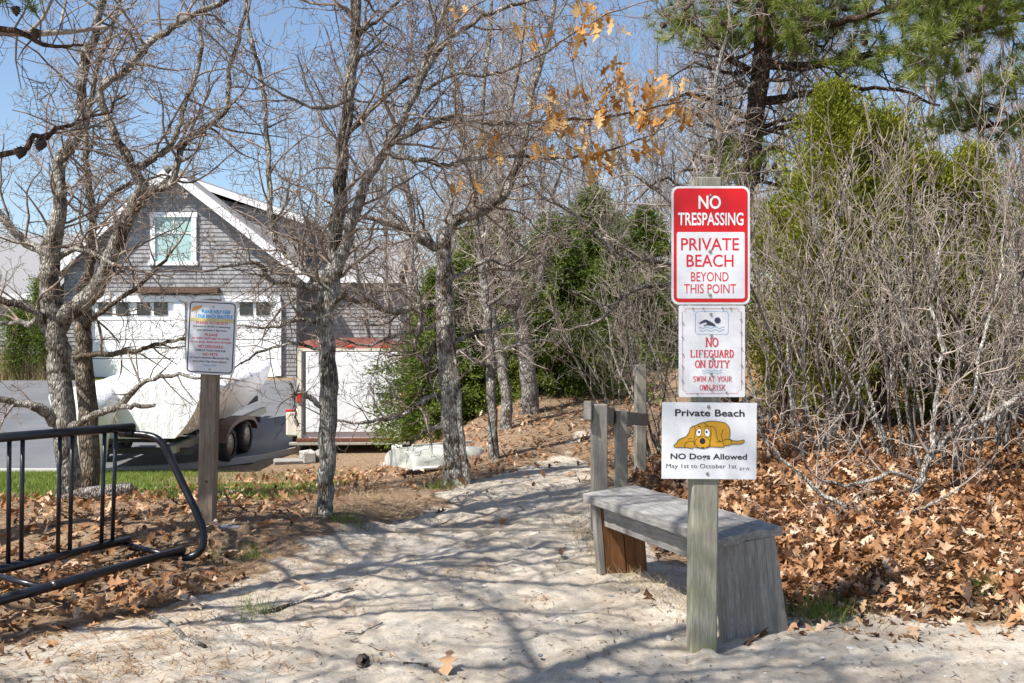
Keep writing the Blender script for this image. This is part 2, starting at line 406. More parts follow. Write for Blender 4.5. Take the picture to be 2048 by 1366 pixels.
# keep the driveway bed below the asphalt
def drive_near(x): return np.interp(x, [-60, -7.2, -5.6, -4.4, -3.9], [16.2, 16.35, 16.9, 17.7, 18.6])
in_drive = (XX < -3.75) & (YY > drive_near(XX)) & (YY < 29.6)
ZZ = np.where(in_drive, ZZ - 0.06, ZZ)
nx, ny = len(gx), len(gy)
idx = np.arange(nx * ny).reshape(ny, nx)
quads = np.stack([idx[:-1, :-1], idx[:-1, 1:], idx[1:, 1:], idx[1:, :-1]], -1).reshape(-1, 4)
gme = np_mesh('ground', np.stack([XX, YY, ZZ], -1).reshape(-1, 3), quads)
def zone_masks(x, y):
    w = 0.22 * wob(x, y, 2.0, 0.9) + 0.10 * wob(x, y, 6.0, 2.9)
    dpath = np.abs(x - path_x(y))
    half = np.interp(y, [2, 3.6, 5, 6.4, 8, 9.5, 11, 13, 20], [4.0, 2.4, 1.35, 1.08, 0.6, 0.36, 0.02, -0.2, -0.4])
    sand = 1 - ss(-0.12, 0.25, dpath + w - half)
    sand = np.maximum(sand, ss(4.55, 4.1, y + w) * ss(0.2, 0.6, x))
    sand = np.maximum(sand, ss(4.2, 3.6, y + 0.9 * w + 0.55 * np.clip(-1.0 - x, 0, 2)) * ss(0.2, -0.4, x))
    bank = ss(-0.25, 0.1, x - bank_edge(y) + w * 0.8)
    sand = sand * (1 - 0.95 * bank)
    lawn = ss(-1.6, -2.3, x + 0.5 * w - 0.05 * (y - 9)) * ss(7.5, 8.4, y + 1.2 * w)
    lawn = lawn * (1 - ss(-5.4, -3.6, x + 1.1 * w + 0.18 * (y - 12)) * ss(10.5, 12, y) * 0.9)
    lawn = np.maximum(lawn, 0.0) * (1 - sand)
    return sand, lawn, bank
sand, lawn, bank = zone_masks(XX, YY)
add_attr(gme, 'sand', sand.ravel()); add_attr(gme, 'lawn', lawn.ravel()); add_attr(gme, 'bank', bank.ravel())
def m_ground():
    t = NT('ground_soil_and_sand')
    v = t.coord()
    n1 = t.noise(v, 3.2, 8, 0.65); n2 = t.noise(v, 38, 8, 0.75); n3 = t.noise(v, 11, 5, 0.6); n4 = t.noise(v, 150, 4, 0.7); n5 = t.noise(v, 14, 8, 0.75)
    sandc = t.ramp(n1, [(0.3, (0.36, 0.30, 0.235)), (0.5, (0.51, 0.45, 0.37)), (0.7, (0.62, 0.57, 0.49))])
    sandc = t.mix(t.ramp(n2, [(0.5, 0.0), (0.7, 0.7)]), sandc, (0.27, 0.20, 0.14))
    sandc = t.mix(t.ramp(n4, [(0.62, 0.0), (0.72, 0.5)]), sandc, (0.16, 0.11, 0.08))
    sandc = t.mix(t.ramp(n5, [(0.52, 0.0), (0.66, 0.6)]), sandc, (0.32, 0.245, 0.175))
    soil = t.ramp(n2, [(0.3, (0.07, 0.042, 0.027)), (0.5, (0.20, 0.13, 0.082)), (0.68, (0.42, 0.32, 0.22))])
    soil = t.mix(t.ramp(n5, [(0.45, 0.0), (0.62, 0.6)]), soil, (0.38, 0.285, 0.19))
    lawnc = t.ramp(n3, [(0.3, (0.10, 0.13, 0.025)), (0.6, (0.20, 0.23, 0.04)), (0.8, (0.32, 0.27, 0.11))])
    sm = t.ramp(t.math('ADD', t.attr('sand'), t.math('MULTIPLY', t.math('SUBTRACT', n3, 0.5), 0.9)), [(0.35, 0.0), (0.62, 1.0)])
    lm = t.ramp(t.math('ADD', t.attr('lawn'), t.math('MULTIPLY', t.math('SUBTRACT', n3, 0.5), 0.8)), [(0.35, 0.0), (0.6, 1.0)])
    c = t.mix(lm, soil, lawnc); c = t.mix(sm, c, sandc)
    t.color(c).rough(0.95); t.b.inputs['Specular IOR Level'].default_value = 0.15
    t.bump(t.mix(0.4, n2, n4), 0.8, 0.02); return t.m
ground = link('ground', gme, m_ground()); tag(ground, kind='structure')

# driveway with its pale kerb
def drive_z(x, y): return ground_z(x, y, False) + 0.012
dx = np.linspace(-60, -3.8, 90); rows = []
tt = np.linspace(0, 1, 40)
DX = np.tile(dx, (40, 1)); DY = drive_near(DX) * (1 - tt[:, None]) + 29.5 * tt[:, None]
DZ = drive_z(DX, DY) + 0.02
idd = np.arange(40 * 90).reshape(40, 90)
dq = np.stack([idd[:-1, :-1], idd[:-1, 1:], idd[1:, 1:], idd[1:, :-1]], -1).reshape(-1, 4)
def m_asphalt():
    t = NT('grey_asphalt'); n = t.noise(t.coord(), 1.2, 6, 0.6); n2 = t.noise(t.coord(), 60, 4, 0.7)
    t.color(t.ramp(t.mix(0.4, n, n2), [(0.3, (0.09, 0.092, 0.10)), (0.7, (0.17, 0.172, 0.18))])).rough(0.85); t.bump(n2, 0.3, 0.01); return t.m
tag(link('driveway', np_mesh('driveway', np.stack([DX, DY, DZ], -1).reshape(-1, 3), dq), m_asphalt()), kind='structure')
kp = MB()
xs = np.concatenate([np.linspace(-30, -7.2, 25), np.linspace(-7, -3.9, 30)])
pa = [(x, float(drive_near(x)) - 0.02) for x in xs]
pv = []
for (x, y) in pa:
    z = float(drive_z(x, y)) ; pv.append([kp.bm.verts.new(p) for p in ((x, y - 0.17, z - 0.05), (x, y - 0.15, z + 0.06), (x, y, z + 0.06), (x, y + 0.02, z - 0.02))])
for a, b in zip(pv, pv[1:]):
    for k in range(3): kp.bm.faces.new((a[k], a[k + 1], b[k + 1], b[k]))
tag(kp.build('kerb', M['block']), kind='structure')

# ------------------------------------------------------------------ trees: tubes and growth
def tubes_mesh(name, tubes, bumpy=0.0, seed=0):
    groups = {}
    for pts, rad, sides in tubes: groups.setdefault((len(pts), sides), []).append((pts, rad))
    V = []; Fq = []; base = 0; rg = np.random.default_rng(seed)
    for (n, k), L in groups.items():
        P = np.array([a[0] for a in L], dtype=np.float64); R = np.array([a[1] for a in L], dtype=np.float64)
        m = len(L)
        T = np.empty_like(P); T[:, 1:-1] = P[:, 2:] - P[:, :-2]; T[:, 0] = P[:, 1] - P[:, 0]; T[:, -1] = P[:, -1] - P[:, -2]
        T /= np.linalg.norm(T, axis=2, keepdims=True) + 1e-9
        mean = P[:, -1] - P[:, 0]; mean /= np.linalg.norm(mean, axis=1, keepdims=True) + 1e-9
        ax = np.argmin(np.abs(mean), axis=1); ref = np.eye(3)[ax][:, None, :].repeat(n, 1)
        N1 = np.cross(T, ref); N1 /= np.linalg.norm(N1, axis=2, keepdims=True) + 1e-9
        N2 = np.cross(T, N1)
        an = np.arange(k) / k * 2 * PI
        RR = R[:, :, None].repeat(k, 2)
        if bumpy > 0 and k >= 7:
            i_ = np.arange(n)[None, :, None]; ph = rg.random((m, 1, 1)) * 9
            RR = RR * (1 + bumpy * (np.sin(an[None, None, :] * 2 + i_ * 0.55 + ph) + 0.7 * np.sin(an[None, None, :] * 3 - i_ * 0.8 + 2 * ph) + 0.8 * (rg.random((m, n, k)) - 0.5)))
        ring = P[:, :, None, :] + RR[..., None] * (np.cos(an)[None, None, :, None] * N1[:, :, None, :] + np.sin(an)[None, None, :, None] * N2[:, :, None, :])
        V.append(ring.reshape(-1, 3))
        ii = base + np.arange(m * n * k).reshape(m, n, k)
        a = ii[:, :-1, :]; b = ii[:, 1:, :]
        Fq.append(np.stack([a, np.roll(a, -1, 2), np.roll(b, -1, 2), b], -1).reshape(-1, 4))
        base += m * n * k
    return np_mesh(name, np.concatenate(V), [np.concatenate(Fq)])

def unit(v):
    l = math.sqrt(v[0] * v[0] + v[1] * v[1] + v[2] * v[2]) + 1e-9
    return (v[0] / l, v[1] / l, v[2] / l)
def side_dir(d, ang, rng, zb=0.0):
    g = (rng.gauss(0, 1), rng.gauss(0, 1), rng.gauss(0, 1) + zb)
    k = g[0] * d[0] + g[1] * d[1] + g[2] * d[2]
    p = unit((g[0] - k * d[0], g[1] - k * d[1], g[2] - k * d[2]))
    c, s = math.cos(ang), math.sin(ang)
    return (d[0] * c + p[0] * s, d[1] * c + p[1] * s, d[2] * c + p[2] * s)
def nsides(r): return 9 if r > 0.022 else (6 if r > 0.009 else (4 if r > 0.004 else 3))
def grow(out, p, d, L, r, lvl, S, rng):
    n = max(2, int(L / S['seg'][lvl] + 0.5)); st = L / n; w = S['wander'][lvl]; up = S['up'][lvl]
    pts = [p]; rad = [r]; dirs = [d]; ef = S['end'][lvl]
    for i in range(n):
        d = unit((d[0] + rng.gauss(0, w), d[1] + rng.gauss(0, w), d[2] + rng.gauss(0, w) + up))
        p = (p[0] + d[0] * st, p[1] + d[1] * st, p[2] + d[2] * st)
        pts.append(p); rad.append(max(r * (1 - (i + 1) / n * (1 - ef)), S['rmin'])); dirs.append(d)
    out.append((pts, rad, nsides(r)))
    if lvl < S['max']: spawn(out, pts, rad, dirs, L, lvl, S, rng)
def spawn(out, pts, rad, dirs, L, lvl, S, rng, start=None, cap=None):
    nc = int(L * S['dens'][lvl] + rng.random()); s0 = S['start'][lvl] if start is None else start
    n = len(pts) - 1
    for k in range(nc):
        t = s0 + (1 - s0) * (k + rng.random()) / nc
        f = t * n; i = min(int(f), n - 1); f -= i
        a, b = pts[i], pts[i + 1]
        q = (a[0] + (b[0] - a[0]) * f, a[1] + (b[1] - a[1]) * f, a[2] + (b[2] - a[2]) * f)
        ang = math.radians(rng.uniform(*S['ang'][lvl]))
        cd = side_dir(dirs[min(i + 1, n)], ang, rng, S['zb'])
        cl = (S['len'][lvl + 1] if cap is None else cap) * rng.uniform(0.5, 1.3) * (1.15 - 0.55 * t)
        cr = max(min(rad[i] * S['rr'], S['rcap'][lvl + 1]) * rng.uniform(0.7, 1.0), S['rmin'])
        grow(out, q, cd, cl, cr, lvl + 1, S, rng)

OAK = dict(max=4, seg=[.2, .10, .06, .04, .03], wander=[.12, .22, .27, .27, .25], up=[.02, .03, .02, .02, .02], end=[.5, .35, .35, .5, .6],
           dens=[4.6, 7.5, 10, 13, 0], start=[.25, .12, .12, .15, 0], ang=[(35, 75), (35, 75), (35, 80), (35, 80), (30, 70)],
           len=[3, 0.95, 0.46, 0.20, 0.075], rr=0.55, rcap=[.05, .013, .0068, .0038, .0027], rmin=0.0019, zb=0.15)
def px_limb(P, d0, d1=None, rng=None, k=4, jit=0.006):
    d1 = d0 if d1 is None else d1
    A = []
    for i, (px, py, w) in enumerate(P):
        d = d0 + (d1 - d0) * i / (len(P) - 1); v = W(px, py, d); A.append((v.x, v.y, v.z, w / 2 / F * d))
    C = catmull(A, k)
    if rng is not None:
        for i in range(1, len(C) - 1):
            for j in range(3): C[i, j] += rng.gauss(0, jit)
    pts = [tuple(c[:3]) for c in C]; rad = [max(float(c[3]), 0.0015) for c in C]
    dirs = [unit(tuple(np.subtract(pts[min(i + 1, len(pts) - 1)], pts[max(i - 1, 0)]))) for i in range(len(pts))]
    L = sum(math.dist(a, b) for a, b in zip(pts, pts[1:]))
    return pts, rad, dirs, L
def hero_tree(name, label, base, limbs, S, seed, bark, twig, group=None):
    """limbs: list of (pixel polyline, d0, d1, twig start, twig length, density)"""
    rng = random.Random(seed); trunk = []; crown = []
    for (P, d0, d1, st, cap, den) in limbs:
        pts, rad, dirs, L = px_limb(P, d0, d1, rng)
        trunk.append((pts, rad, 12 if max(rad) > 0.03 else 8))
        S2 = dict(S); S2['dens'] = [den * 1.22] + S['dens'][1:]
        if den > 0: spawn(crown, pts, rad, dirs, L, 0, S2, rng, st, cap)
        # the limb's tip runs on as a twig
        if den > 0 and rad[-1] < .03: grow(crown, pts[-1], dirs[-1], cap * 0.9, min(rad[-1] * 0.95, .02), 1, S2, rng)
    b = Vector(base)
    t = empty(name, b, label, 'tree', group)
    off = np.array(b)
    for nm, L_, mt, bp in (('trunk', trunk, bark, 0.045), ('crown', crown, twig, 0)):
        L2 = [((np.array(p) - off), r, s) for p, r, s in L_]
        link(nm, tubes_mesh(nm, L2, bp, seed), mt, t)
    return t

# --- the forked oak on the left
dA = 8.1
A_l = [
 ([(142, 1012, 60), (138, 985, 50), (130, 850, 43), (118, 720, 43), (111, 670, 44), (102, 620, 40), (98, 552, 38), (101, 500, 40), (112, 452, 30), (120, 395, 25), (115, 325, 24), (136, 299, 23), (155, 262, 22), (162, 193, 20), (167, 132, 19), (189, 66, 17), (204, -20, 15), (215, -120, 13), (240, -300, 10), (230, -480, 6)], dA, dA - .2, .36, .9, 5),
 ([(112, 672, 34), (131, 632, 36), (175, 596, 35), (202, 563, 33), (219, 522, 31), (249, 448, 28), (269, 408, 28), (286, 373, 27)], dA, dA - .35, .3, .7, 5),
 ([(286, 373, 22), (268, 343, 20), (246, 299, 19), (215, 237, 17), (199, 180, 15), (237, 152, 15), (272, 119, 15), (299, 83, 14), (343, 57, 13), (386, 31, 12), (461, -5, 10), (540, -50, 6)], dA - .35, dA - .8, .1, .8, 6),
 ([(284, 376, 20), (338, 373, 15), (351, 334, 14), (365, 290, 13), (413, 255, 11), (452, 215, 10), (457, 145, 9), (483, 57, 8), (492, -40, 5)], dA - .35, dA - .2, .1, .75, 6),
 ([(268, 340, 15), (307, 316, 14), (334, 299, 13), (356, 259, 11), (369, 211, 10), (395, 132, 9), (402, 44, 7), (410, -40, 5)], dA - .37, dA - .1, .1, .75, 6),
 ([(108, 678, 20), (91, 660, 18), (81, 633, 17), (50, 613, 15), (0, 598, 13), (-70, 560, 8)], dA, dA - .3, .15, .6, 5),
 ([(99, 540, 20), (96, 510, 19), (54, 485, 18), (20, 455, 17), (0, 430, 16), (-50, 370, 12), (-80, 250, 9)], dA, dA + .2, .2, .7, 5),
 ([(122, 850, 26), (106, 840, 24), (89, 821, 22), (65, 810, 18), (20, 803, 14), (-20, 790, 11)], dA, dA - .3, .3, .5, 4),
 ([(130, 862, 16), (150, 851, 15), (191, 830, 15), (239, 810, 14), (273, 775, 11), (307, 755, 9), (342, 752, 8), (403, 756, 5)], dA, dA - .7, .5, .4, 4),
 ([(232, 812, 11), (262, 812, 10), (304, 812, 8), (309, 813, 2)], dA - .35, dA - .5, .5, .2, 0),
 ([(104, 612, 15), (60, 648, 12), (30, 644, 10), (-15, 650, 7)], dA, dA + .2, .2, .6, 5),
 ([(104, 520, 14), (150, 500, 12), (190, 510, 10), (230, 530, 8)], dA, dA - .3, .2, .5, 5),
]
A_z = gz(*W(140, 990, dA)[:2])
hero_tree('oak_tree', 'forked bare oak with a thick bent limb, left of the beach-rules sign', (W(140, 990, dA).x, dA, A_z), A_l, OAK, 11, M['bark_oak'], M['twig_oak'])
# --- its slimmer neighbour
dB = 8.6
B_l = [
 ([(182, 1000, 48), (180, 975, 41), (175, 850, 37), (168, 740, 36), (166, 640, 33), (163, 600, 28), (168, 565, 22), (180, 530, 18), (181, 485, 16), (187, 440, 15), (180, 400, 14), (173, 330, 12), (176, 240, 11), (190, 150, 10), (225, 50, 8), (248, -40, 6)], dB, dB + .2, .45, .7, 5),
 ([(150, 716, 13), (182, 711, 12), (236, 707, 11), (286, 697, 9), (320, 687, 8), (372, 676, 5)], dB, dB - .5, .25, .45, 6),
 ([(172, 650, 12), (178, 643, 11), (219, 613, 10), (269, 579, 9), (320, 532, 7), (345, 500, 5)], dB, dB - .4, .2, .45, 6),
 ([(180, 440, 12), (215, 400, 10), (245, 375, 8), (290, 360, 6), (330, 350, 4)], dB, dB + .4, .1, .5, 6),
]
hero_tree('oak_tree', 'slim tan-barked bare tree close behind the forked oak', (W(180, 985, dB).x, dB, gz(*W(180, 985, dB)[:2])), B_l, OAK, 12, M['bark_tan'], M['twig_oak'])
# --- the straight double-stemmed oak beside the path
dC = 6.9
C_l = [
 ([(649, 1062, 42), (650, 1040, 36), (652, 960, 33), (655, 850, 34), (657, 752, 38), (653, 700, 33), (650, 625, 36), (662, 560, 42), (670, 510, 30), (677, 366, 26), (690, 263, 25), (702, 146, 22), (712, 55, 19), (714, -30, 17), (722, -150, 15), (735, -330, 12), (725, -520, 9), (740, -700, 5)], dC, dC + .1, .38, .95, 6),
 ([(662, 565, 30), (688, 490, 24), (713, 421, 22), (739, 351, 19), (772, 300, 17), (820, 209, 15), (853, 121, 13), (871, 66, 11), (897, -5, 10), (930, -80, 9), (960, -220, 8), (1000, -400, 5)], dC, dC - .2, .22, .85, 6),
 ([(772, 304, 12), (805, 315, 10), (853, 322, 10), (878, 330, 9), (915, 326, 9), (966, 313, 8), (1040, 312, 7), (1120, 318, 6), (1200, 305, 5), (1290, 275, 4)], dC - .1, dC - .35, .1, .6, 6),
 ([(783, 289, 11), (820, 267, 11), (864, 249, 10), (904, 238, 10), (966, 243, 9), (1039, 249, 8), (1112, 240, 7), (1171, 238, 6), (1260, 225, 5), (1370, 200, 4)], dC - .1, dC - .4, .1, .6, 6),
 ([(838, 172, 12), (870, 110, 11), (915, 66, 10), (985, 25, 9), (1060, 0, 7), (1150, -25, 5)], dC - .15, dC - .4, .1, .6, 7),
 ([(850, 180, 8), (905, 150, 8), (985, 148, 7), (1060, 120, 6), (1140, 70, 5), (1215, 25, 4)], dC - .15, dC - .5, .1, .55, 7),
 ([(690, 270, 11), (740, 225, 10), (800, 165, 9), (850, 140, 7), (900, 70, 6)], dC, dC + .4, .1, .6, 6),
 ([(650, 580, 15), (632, 566, 13), (610, 540, 12), (584, 518, 11), (545, 465, 11), (538, 351, 10), (533, 246, 9), (520, 150, 8), (500, 60, 7), (480, -40, 5)], dC, dC + .3, .1, .65, 7),
 ([(645, 578, 14), (628, 573, 13), (588, 566, 12), (544, 562, 10), (525, 533, 9), (490, 524, 7), (430, 540, 5)], dC, dC - .3, .1, .5, 7),
 ([(648, 815, 13), (636, 810, 12), (621, 794, 11), (605, 786, 10), (588, 789, 9), (583, 792, 3)], dC, dC - .15, .6, .2, 3),
 ([(588, 790, 5), (580, 765, 5), (590, 810, 5), (595, 853, 4)], dC - .15, dC - .2, .5, .1, 0),
 ([(648, 622, 12), (632, 616, 11), (612, 617, 11), (596, 621, 9), (592, 623, 3)], dC, dC - .2, .5, .2, 2),
 ([(660, 612, 12), (678, 600, 12), (690, 588, 10), (696, 583, 3)], dC, dC - .2, .5, .2, 0),
 ([(652, 650, 9), (600, 640, 7), (540, 655, 6), (480, 650, 4)], dC, dC + .3, .15, .45, 8),
 ([(655, 700, 8), (590, 690, 6), (530, 700, 5), (470, 735, 3)], dC, dC + .2, .15, .4, 8),
 ([(706, 60, 9), (740, 50, 8), (790, 10, 7), (830, -40, 5)], dC, dC + .3, .1, .6, 6),
 ([(698, 200, 9), (640, 215, 7), (570, 190, 6), (500, 150, 4)], dC, dC - .4, .1, .6, 7),
]
oakC = hero_tree('oak_tree', 'straight bare oak dividing into two stems, between the beach-rules sign and the path', (W(650, 1045, dC).x, dC, gz(*W(650, 1045, dC)[:2])), C_l, OAK, 13, M['bark_oak'], M['twig_oak'])
# --- gnarled oak at the path
dD = 8.9
D_l = [
 ([(912, 985, 80), (911, 968, 62), (911, 930, 49), (905, 850, 41), (898, 780, 40), (893, 700, 39), (890, 620, 36), (887, 540, 34), (887, 480, 31), (892, 462, 28), (911, 439, 27), (948, 425, 26), (988, 403, 23), (1010, 384, 20), (1028, 348, 16), (1048, 290, 13), (1062, 200, 11), (1090, 100, 9), (1110, 0, 8), (1120, -90, 7), (1100, -250, 6), (1120, -400, 4)], dD, dD - .3, .42, .9, 6),
 ([(890, 490, 24), (870, 494, 20), (845, 482, 18), (820, 465, 16), (783, 450, 14), (746, 436, 11), (700, 425, 8), (650, 400, 5)], dD, dD - .4, .1, .7, 7),
 ([(890, 612, 19), (870, 606, 17), (830, 612, 16), (800, 624, 15), (764, 617, 13), (734, 602, 11), (698, 599, 9), (640, 578, 6), (560, 570, 4)], dD, dD - .4, .15, .6, 7),
 ([(895, 676, 14), (866, 690, 12), (851, 722, 11), (838, 712, 10), (828, 698, 10), (837, 646, 9), (835, 573, 7), (824, 500, 5), (830, 430, 4)], dD, dD - .5, .2, .5, 7),
 ([(890, 795, 12), (859, 793, 10), (830, 815, 9), (800, 832, 8), (756, 840, 7), (705, 844, 5), (650, 835, 3)], dD, dD - .5, .25, .4, 8),
 ([(898, 852, 12), (870, 856, 10), (848, 863, 7), (843, 866, 2)], dD, dD - .2, .5, .2, 2),
 ([(934, 975, 17), (927, 900, 13), (917, 800, 11), (915, 745, 9), (905, 700, 5)], dD - .1, dD - .15, .4, .3, 3),
 ([(897, 690, 10), (945, 668, 8), (985, 660, 7), (1030, 640, 5)], dD, dD + .4, .2, .5, 7),
 ([(895, 560, 11), (930, 545, 9), (975, 520, 8), (1020, 530, 6), (1070, 490, 4)], dD, dD + .5, .1, .6, 7),
 ([(890, 640, 10), (850, 660, 8), (800, 665, 7), (740, 690, 5), (690, 680, 4)], dD, dD - .6, .15, .5, 8),
]
hero_tree('oak_tree', 'gnarled bare oak with a thick pale limb reaching right, beside the overturned dinghy', (W(911, 970, dD).x, dD, gz(*W(911, 970, dD)[:2])), D_l, OAK, 14, M['bark_pale'], M['twig_oak'])
# --- slimmer trunks behind it
def slim(label, P, d, dd, seed, extra=(), den=5, st=.3, bark='bark_grey'):
    b = W(P[0][0], P[0][1], d)
    hero_tree('bare_tree', label, (b.x, b.y, gz(b.x, b.y)), [(P, d, d + dd, st, .75, den)] + list(extra), OAK, seed, M[bark], M['twig_back'])
slim('thin pale bare tree, first behind the gnarled oak', [(989, 935, 28), (988, 915, 22), (983, 800, 20), (980, 700, 18), (972, 600, 16), (962, 520, 14), (950, 400, 12), (930, 300, 10), (910, 200, 9), (900, 100, 8), (890, -20, 6)], 10.6, .2, 21,
     [([(980, 730, 10), (955, 725, 9), (930, 700, 8), (915, 705, 6)], 10.6, 10.4, .2, .4, 6), ([(975, 610, 9), (1010, 585, 8), (1030, 560, 7), (1040, 500, 5)], 10.6, 10.8, .2, .5, 6)])
slim('grey bare tree curving left, second behind the gnarled oak', [(1016, 893, 32), (1014, 875, 27), (1012, 800, 23), (1002, 720, 21), (985, 640, 18), (975, 560, 15), (966, 480, 13), (958, 380, 11), (962, 250, 10), (975, 100, 8), (985, -30, 6)], 12.4, .2, 22,
     [([(1000, 700, 9), (1040, 690, 7), (1080, 680, 5)], 12.4, 12.6, .2, .5, 6)])
slim('leaning grey bare tree in front of the dark evergreens', [(1066, 872, 44), (1063, 850, 37), (1060, 800, 34), (1053, 720, 32), (1036, 630, 30), (1020, 560, 25), (1010, 500, 20), (1003, 430, 17), (1000, 350, 14), (1015, 240, 11), (1040, 120, 9), (1050, -20, 6)], 13.4, .2, 23,
     [([(1062, 600, 12), (1078, 575, 11), (1086, 520, 10), (1092, 470, 9), (1102, 400, 7), (1130, 320, 5)], 13.5, 13.8, .2, .6, 6), ([(1030, 612, 13), (1000, 605, 11), (950, 590, 8)], 13.4, 13.0, .2, .5, 6)])
slim('bare tree behind the stacked signs with a pale limb reaching left', [(1432, 905, 34), (1428, 800, 28), (1424, 640, 26), (1420, 545, 24), (1418, 420, 16), (1440, 300, 11), (1430, 180, 9), (1460, 40, 6)], 9.6, .4, 24,
     [([(1420, 560, 18), (1390, 535, 16), (1340, 524, 14), (1280, 517, 13), (1240, 508, 12), (1205, 478, 10), (1171, 450, 9), (1130, 414, 8), (1090, 395, 6), (1040, 340, 4)], 9.6, 9.3, .1, .6, 7),
      ([(1424, 610, 12), (1350, 570, 10), (1270, 580, 8), (1200, 640, 5)], 9.6, 9.8, .1, .6, 7), ([(1420, 470, 12), (1340, 400, 9), (1260, 340, 7), (1200, 240, 5)], 9.6, 9.9, .1, .7, 7)])

# --- oak leaf template and the leaves still hanging on the double-stemmed oak
ST = [(0, .02), (.16, .13), (.26, .06), (.43, .27), (.54, .09), (.70, .24), (.82, .09), (1, .01)]
def leaf_mesh(name, L, fold, curl, twist, seed):
    rg = random.Random(seed); V = []; Fc = []
    for t, w in ST:
        wl = w * L * rg.uniform(0.75, 1.2); wr = w * L * rg.uniform(0.75, 1.2)
        a = curl * t; x = L * (math.sin(a) / curl if abs(curl) > .01 else t); z = L * ((1 - math.cos(a)) / curl if abs(curl) > .01 else 0)
        tw = twist * t
        for s, ww in ((-1, wl), (0, 0), (1, wr)):
            zz = abs(s) * ww * fold + rg.uniform(-.01, .01) * L
            V.append((x, s * ww * math.cos(tw) - zz * math.sin(tw) * s, z + zz * math.cos(tw) + s * ww * math.sin(tw)))
    for i in range(len(ST) - 1):
        for k in range(2): Fc.append((i * 3 + k, i * 3 + k + 1, i * 3 + k + 4, i * 3 + k + 3))
    return np.array(V), np.array(Fc)
ST_FULL = ST
TEMPL = [leaf_mesh('l', 0.14, f, c, tw, s) for s, (f, c, tw) in enumerate([(.5, .8, .4), (.2, -.9, .3), (.6, .6, -.4), (.35, 1.2, .6), (-.4, .8, .2), (.5, -.7, -.6), (.15, .5, .7), (.7, 1.0, 0)])]
ST = [(0, .02), (.2, .13), (.45, .2), (.7, .17), (1, .01)]; TEMPL += [leaf_mesh('l', .10, .4, 1.1, .5, 21), leaf_mesh('l', .085, -.3, -1.2, -.4, 22)]
ST = [(0, .10), (.25, .3), (.4, .12), (.6, .26), (.75, .2)]; TEMPL += [leaf_mesh('l', .09, .3, .9, .8, 23), leaf_mesh('l', .07, .5, -1.5, .2, 24)]
ST = ST_FULL
LEAF_ME = []
for i, (v, f) in enumerate(TEMPL):
    a = np_mesh('leaf', v, f, False); a.materials.append(M['leaf_obj']); b = np_mesh('hanging_leaf', v, f, False); b.materials.append(M['leaf_tree'])
    LEAF_ME.append((a, b))
rl = random.Random(5)
clusters = [(1110, 185, 5, 30), (1150, 70, 6, 28), (1160, 15, 3, 20), (1165, 280, 8, 40), (1200, 225, 7, 32), (1240, 185, 6, 30), (1290, 225, 8, 34), (1320, 175, 6, 26), (1370, 225, 6, 30), (1310, 285, 3, 16), (988, 270, 4, 18), (985, 305, 3, 12), (1215, 35, 4, 22), (1185, 335, 4, 24), (1250, 310, 3, 18), (1090, 300, 3, 20), (910, 20, 2, 10), (920, 365, 2, 14), (1055, 60, 2, 14), (1230, 140, 3, 16), (1090, 215, 5, 26), (1125, 245, 4, 22)]
cb = Vector(oakC.location)
for (px, py, n, spd) in clusters:
    for k in range(int(n * (2.6 if px > 1070 else 1.3) + .5)):
        d = dC - .35 + rl.gauss(0, .12)
        p = W(px + rl.gauss(0, spd * .8), py - 8 + rl.gauss(0, spd * .5), d) - cb
        o = link('leaf', rl.choice(LEAF_ME[:8])[1], None, oakC)
        o.location = p; s = rl.uniform(.65, 1.1); o.scale = (s, s, s)
        o.rotation_euler = (rl.uniform(-1.2, 1.2), rl.uniform(.5, 1.9), rl.uniform(0, 6.28))
# --- background bare trees and shrubs: prototypes, then copies
def copy_tree(o, loc, rz, s, label=None):
    c = o.copy(); COL.objects.link(c); c.location = loc; c.rotation_euler = (0, 0, rz); c.scale = (s[0], s[0], s[1])
    if label: c['label'] = label
    for ch in o.children:
        k = ch.copy(); COL.objects.link(k); k.parent = c
    return c
BACK = dict(max=4, seg=[.35, .2, .12, .08, .05], wander=[.07, .12, .15, .17, .2], up=[.04, .05, .04, .03, .03], end=[.25, .3, .35, .5, .6],
            dens=[3.2, 5, 6.5, 8, 0], start=[.18, .12, .12, .15, 0], ang=[(30, 65), (30, 65), (30, 70), (30, 70), (30, 70)],
            len=[7, 1.7, 0.75, 0.33, 0.13], rr=0.55, rcap=[.09, .024, .011, .006, .004], rmin=0.003, zb=0.4)
def back_proto(seed, H, r):
    rng = random.Random(seed); tr = []; cr = []
    S = BACK
    pts = [(0, 0, -.1)]; rad = [r * 1.35]; d = (rng.gauss(0, .06), rng.gauss(0, .06), 1); p = pts[0]; n = 22; dirs = [d]
    for i in range(n):
        d = unit((d[0] + rng.gauss(0, .06), d[1] + rng.gauss(0, .06), d[2] + .05)); p = tuple(p[j] + d[j] * H / n for j in range(3))
        pts.append(p); rad.append(r * (1 - .82 * (i + 1) / n)); dirs.append(d)
    tr.append((pts, rad, 9)); spawn(cr, pts, rad, dirs, H, 0, S, rng)
    return tr, cr
def make_proto(name, label, cat, group, tr, cr, bark, twig, loc, rz, s):
    t = empty(name, loc, label, cat, group, (0, 0, rz)); t.scale = (s[0], s[0], s[1])
    link('trunk', tubes_mesh('trunk', tr, .04, 1), bark, t); link('crown', tubes_mesh('crown', cr), twig, t); return t
BL, BG = 'thin bare grey tree in the crowded woods behind the path', 'bare trees of the woods behind the path'
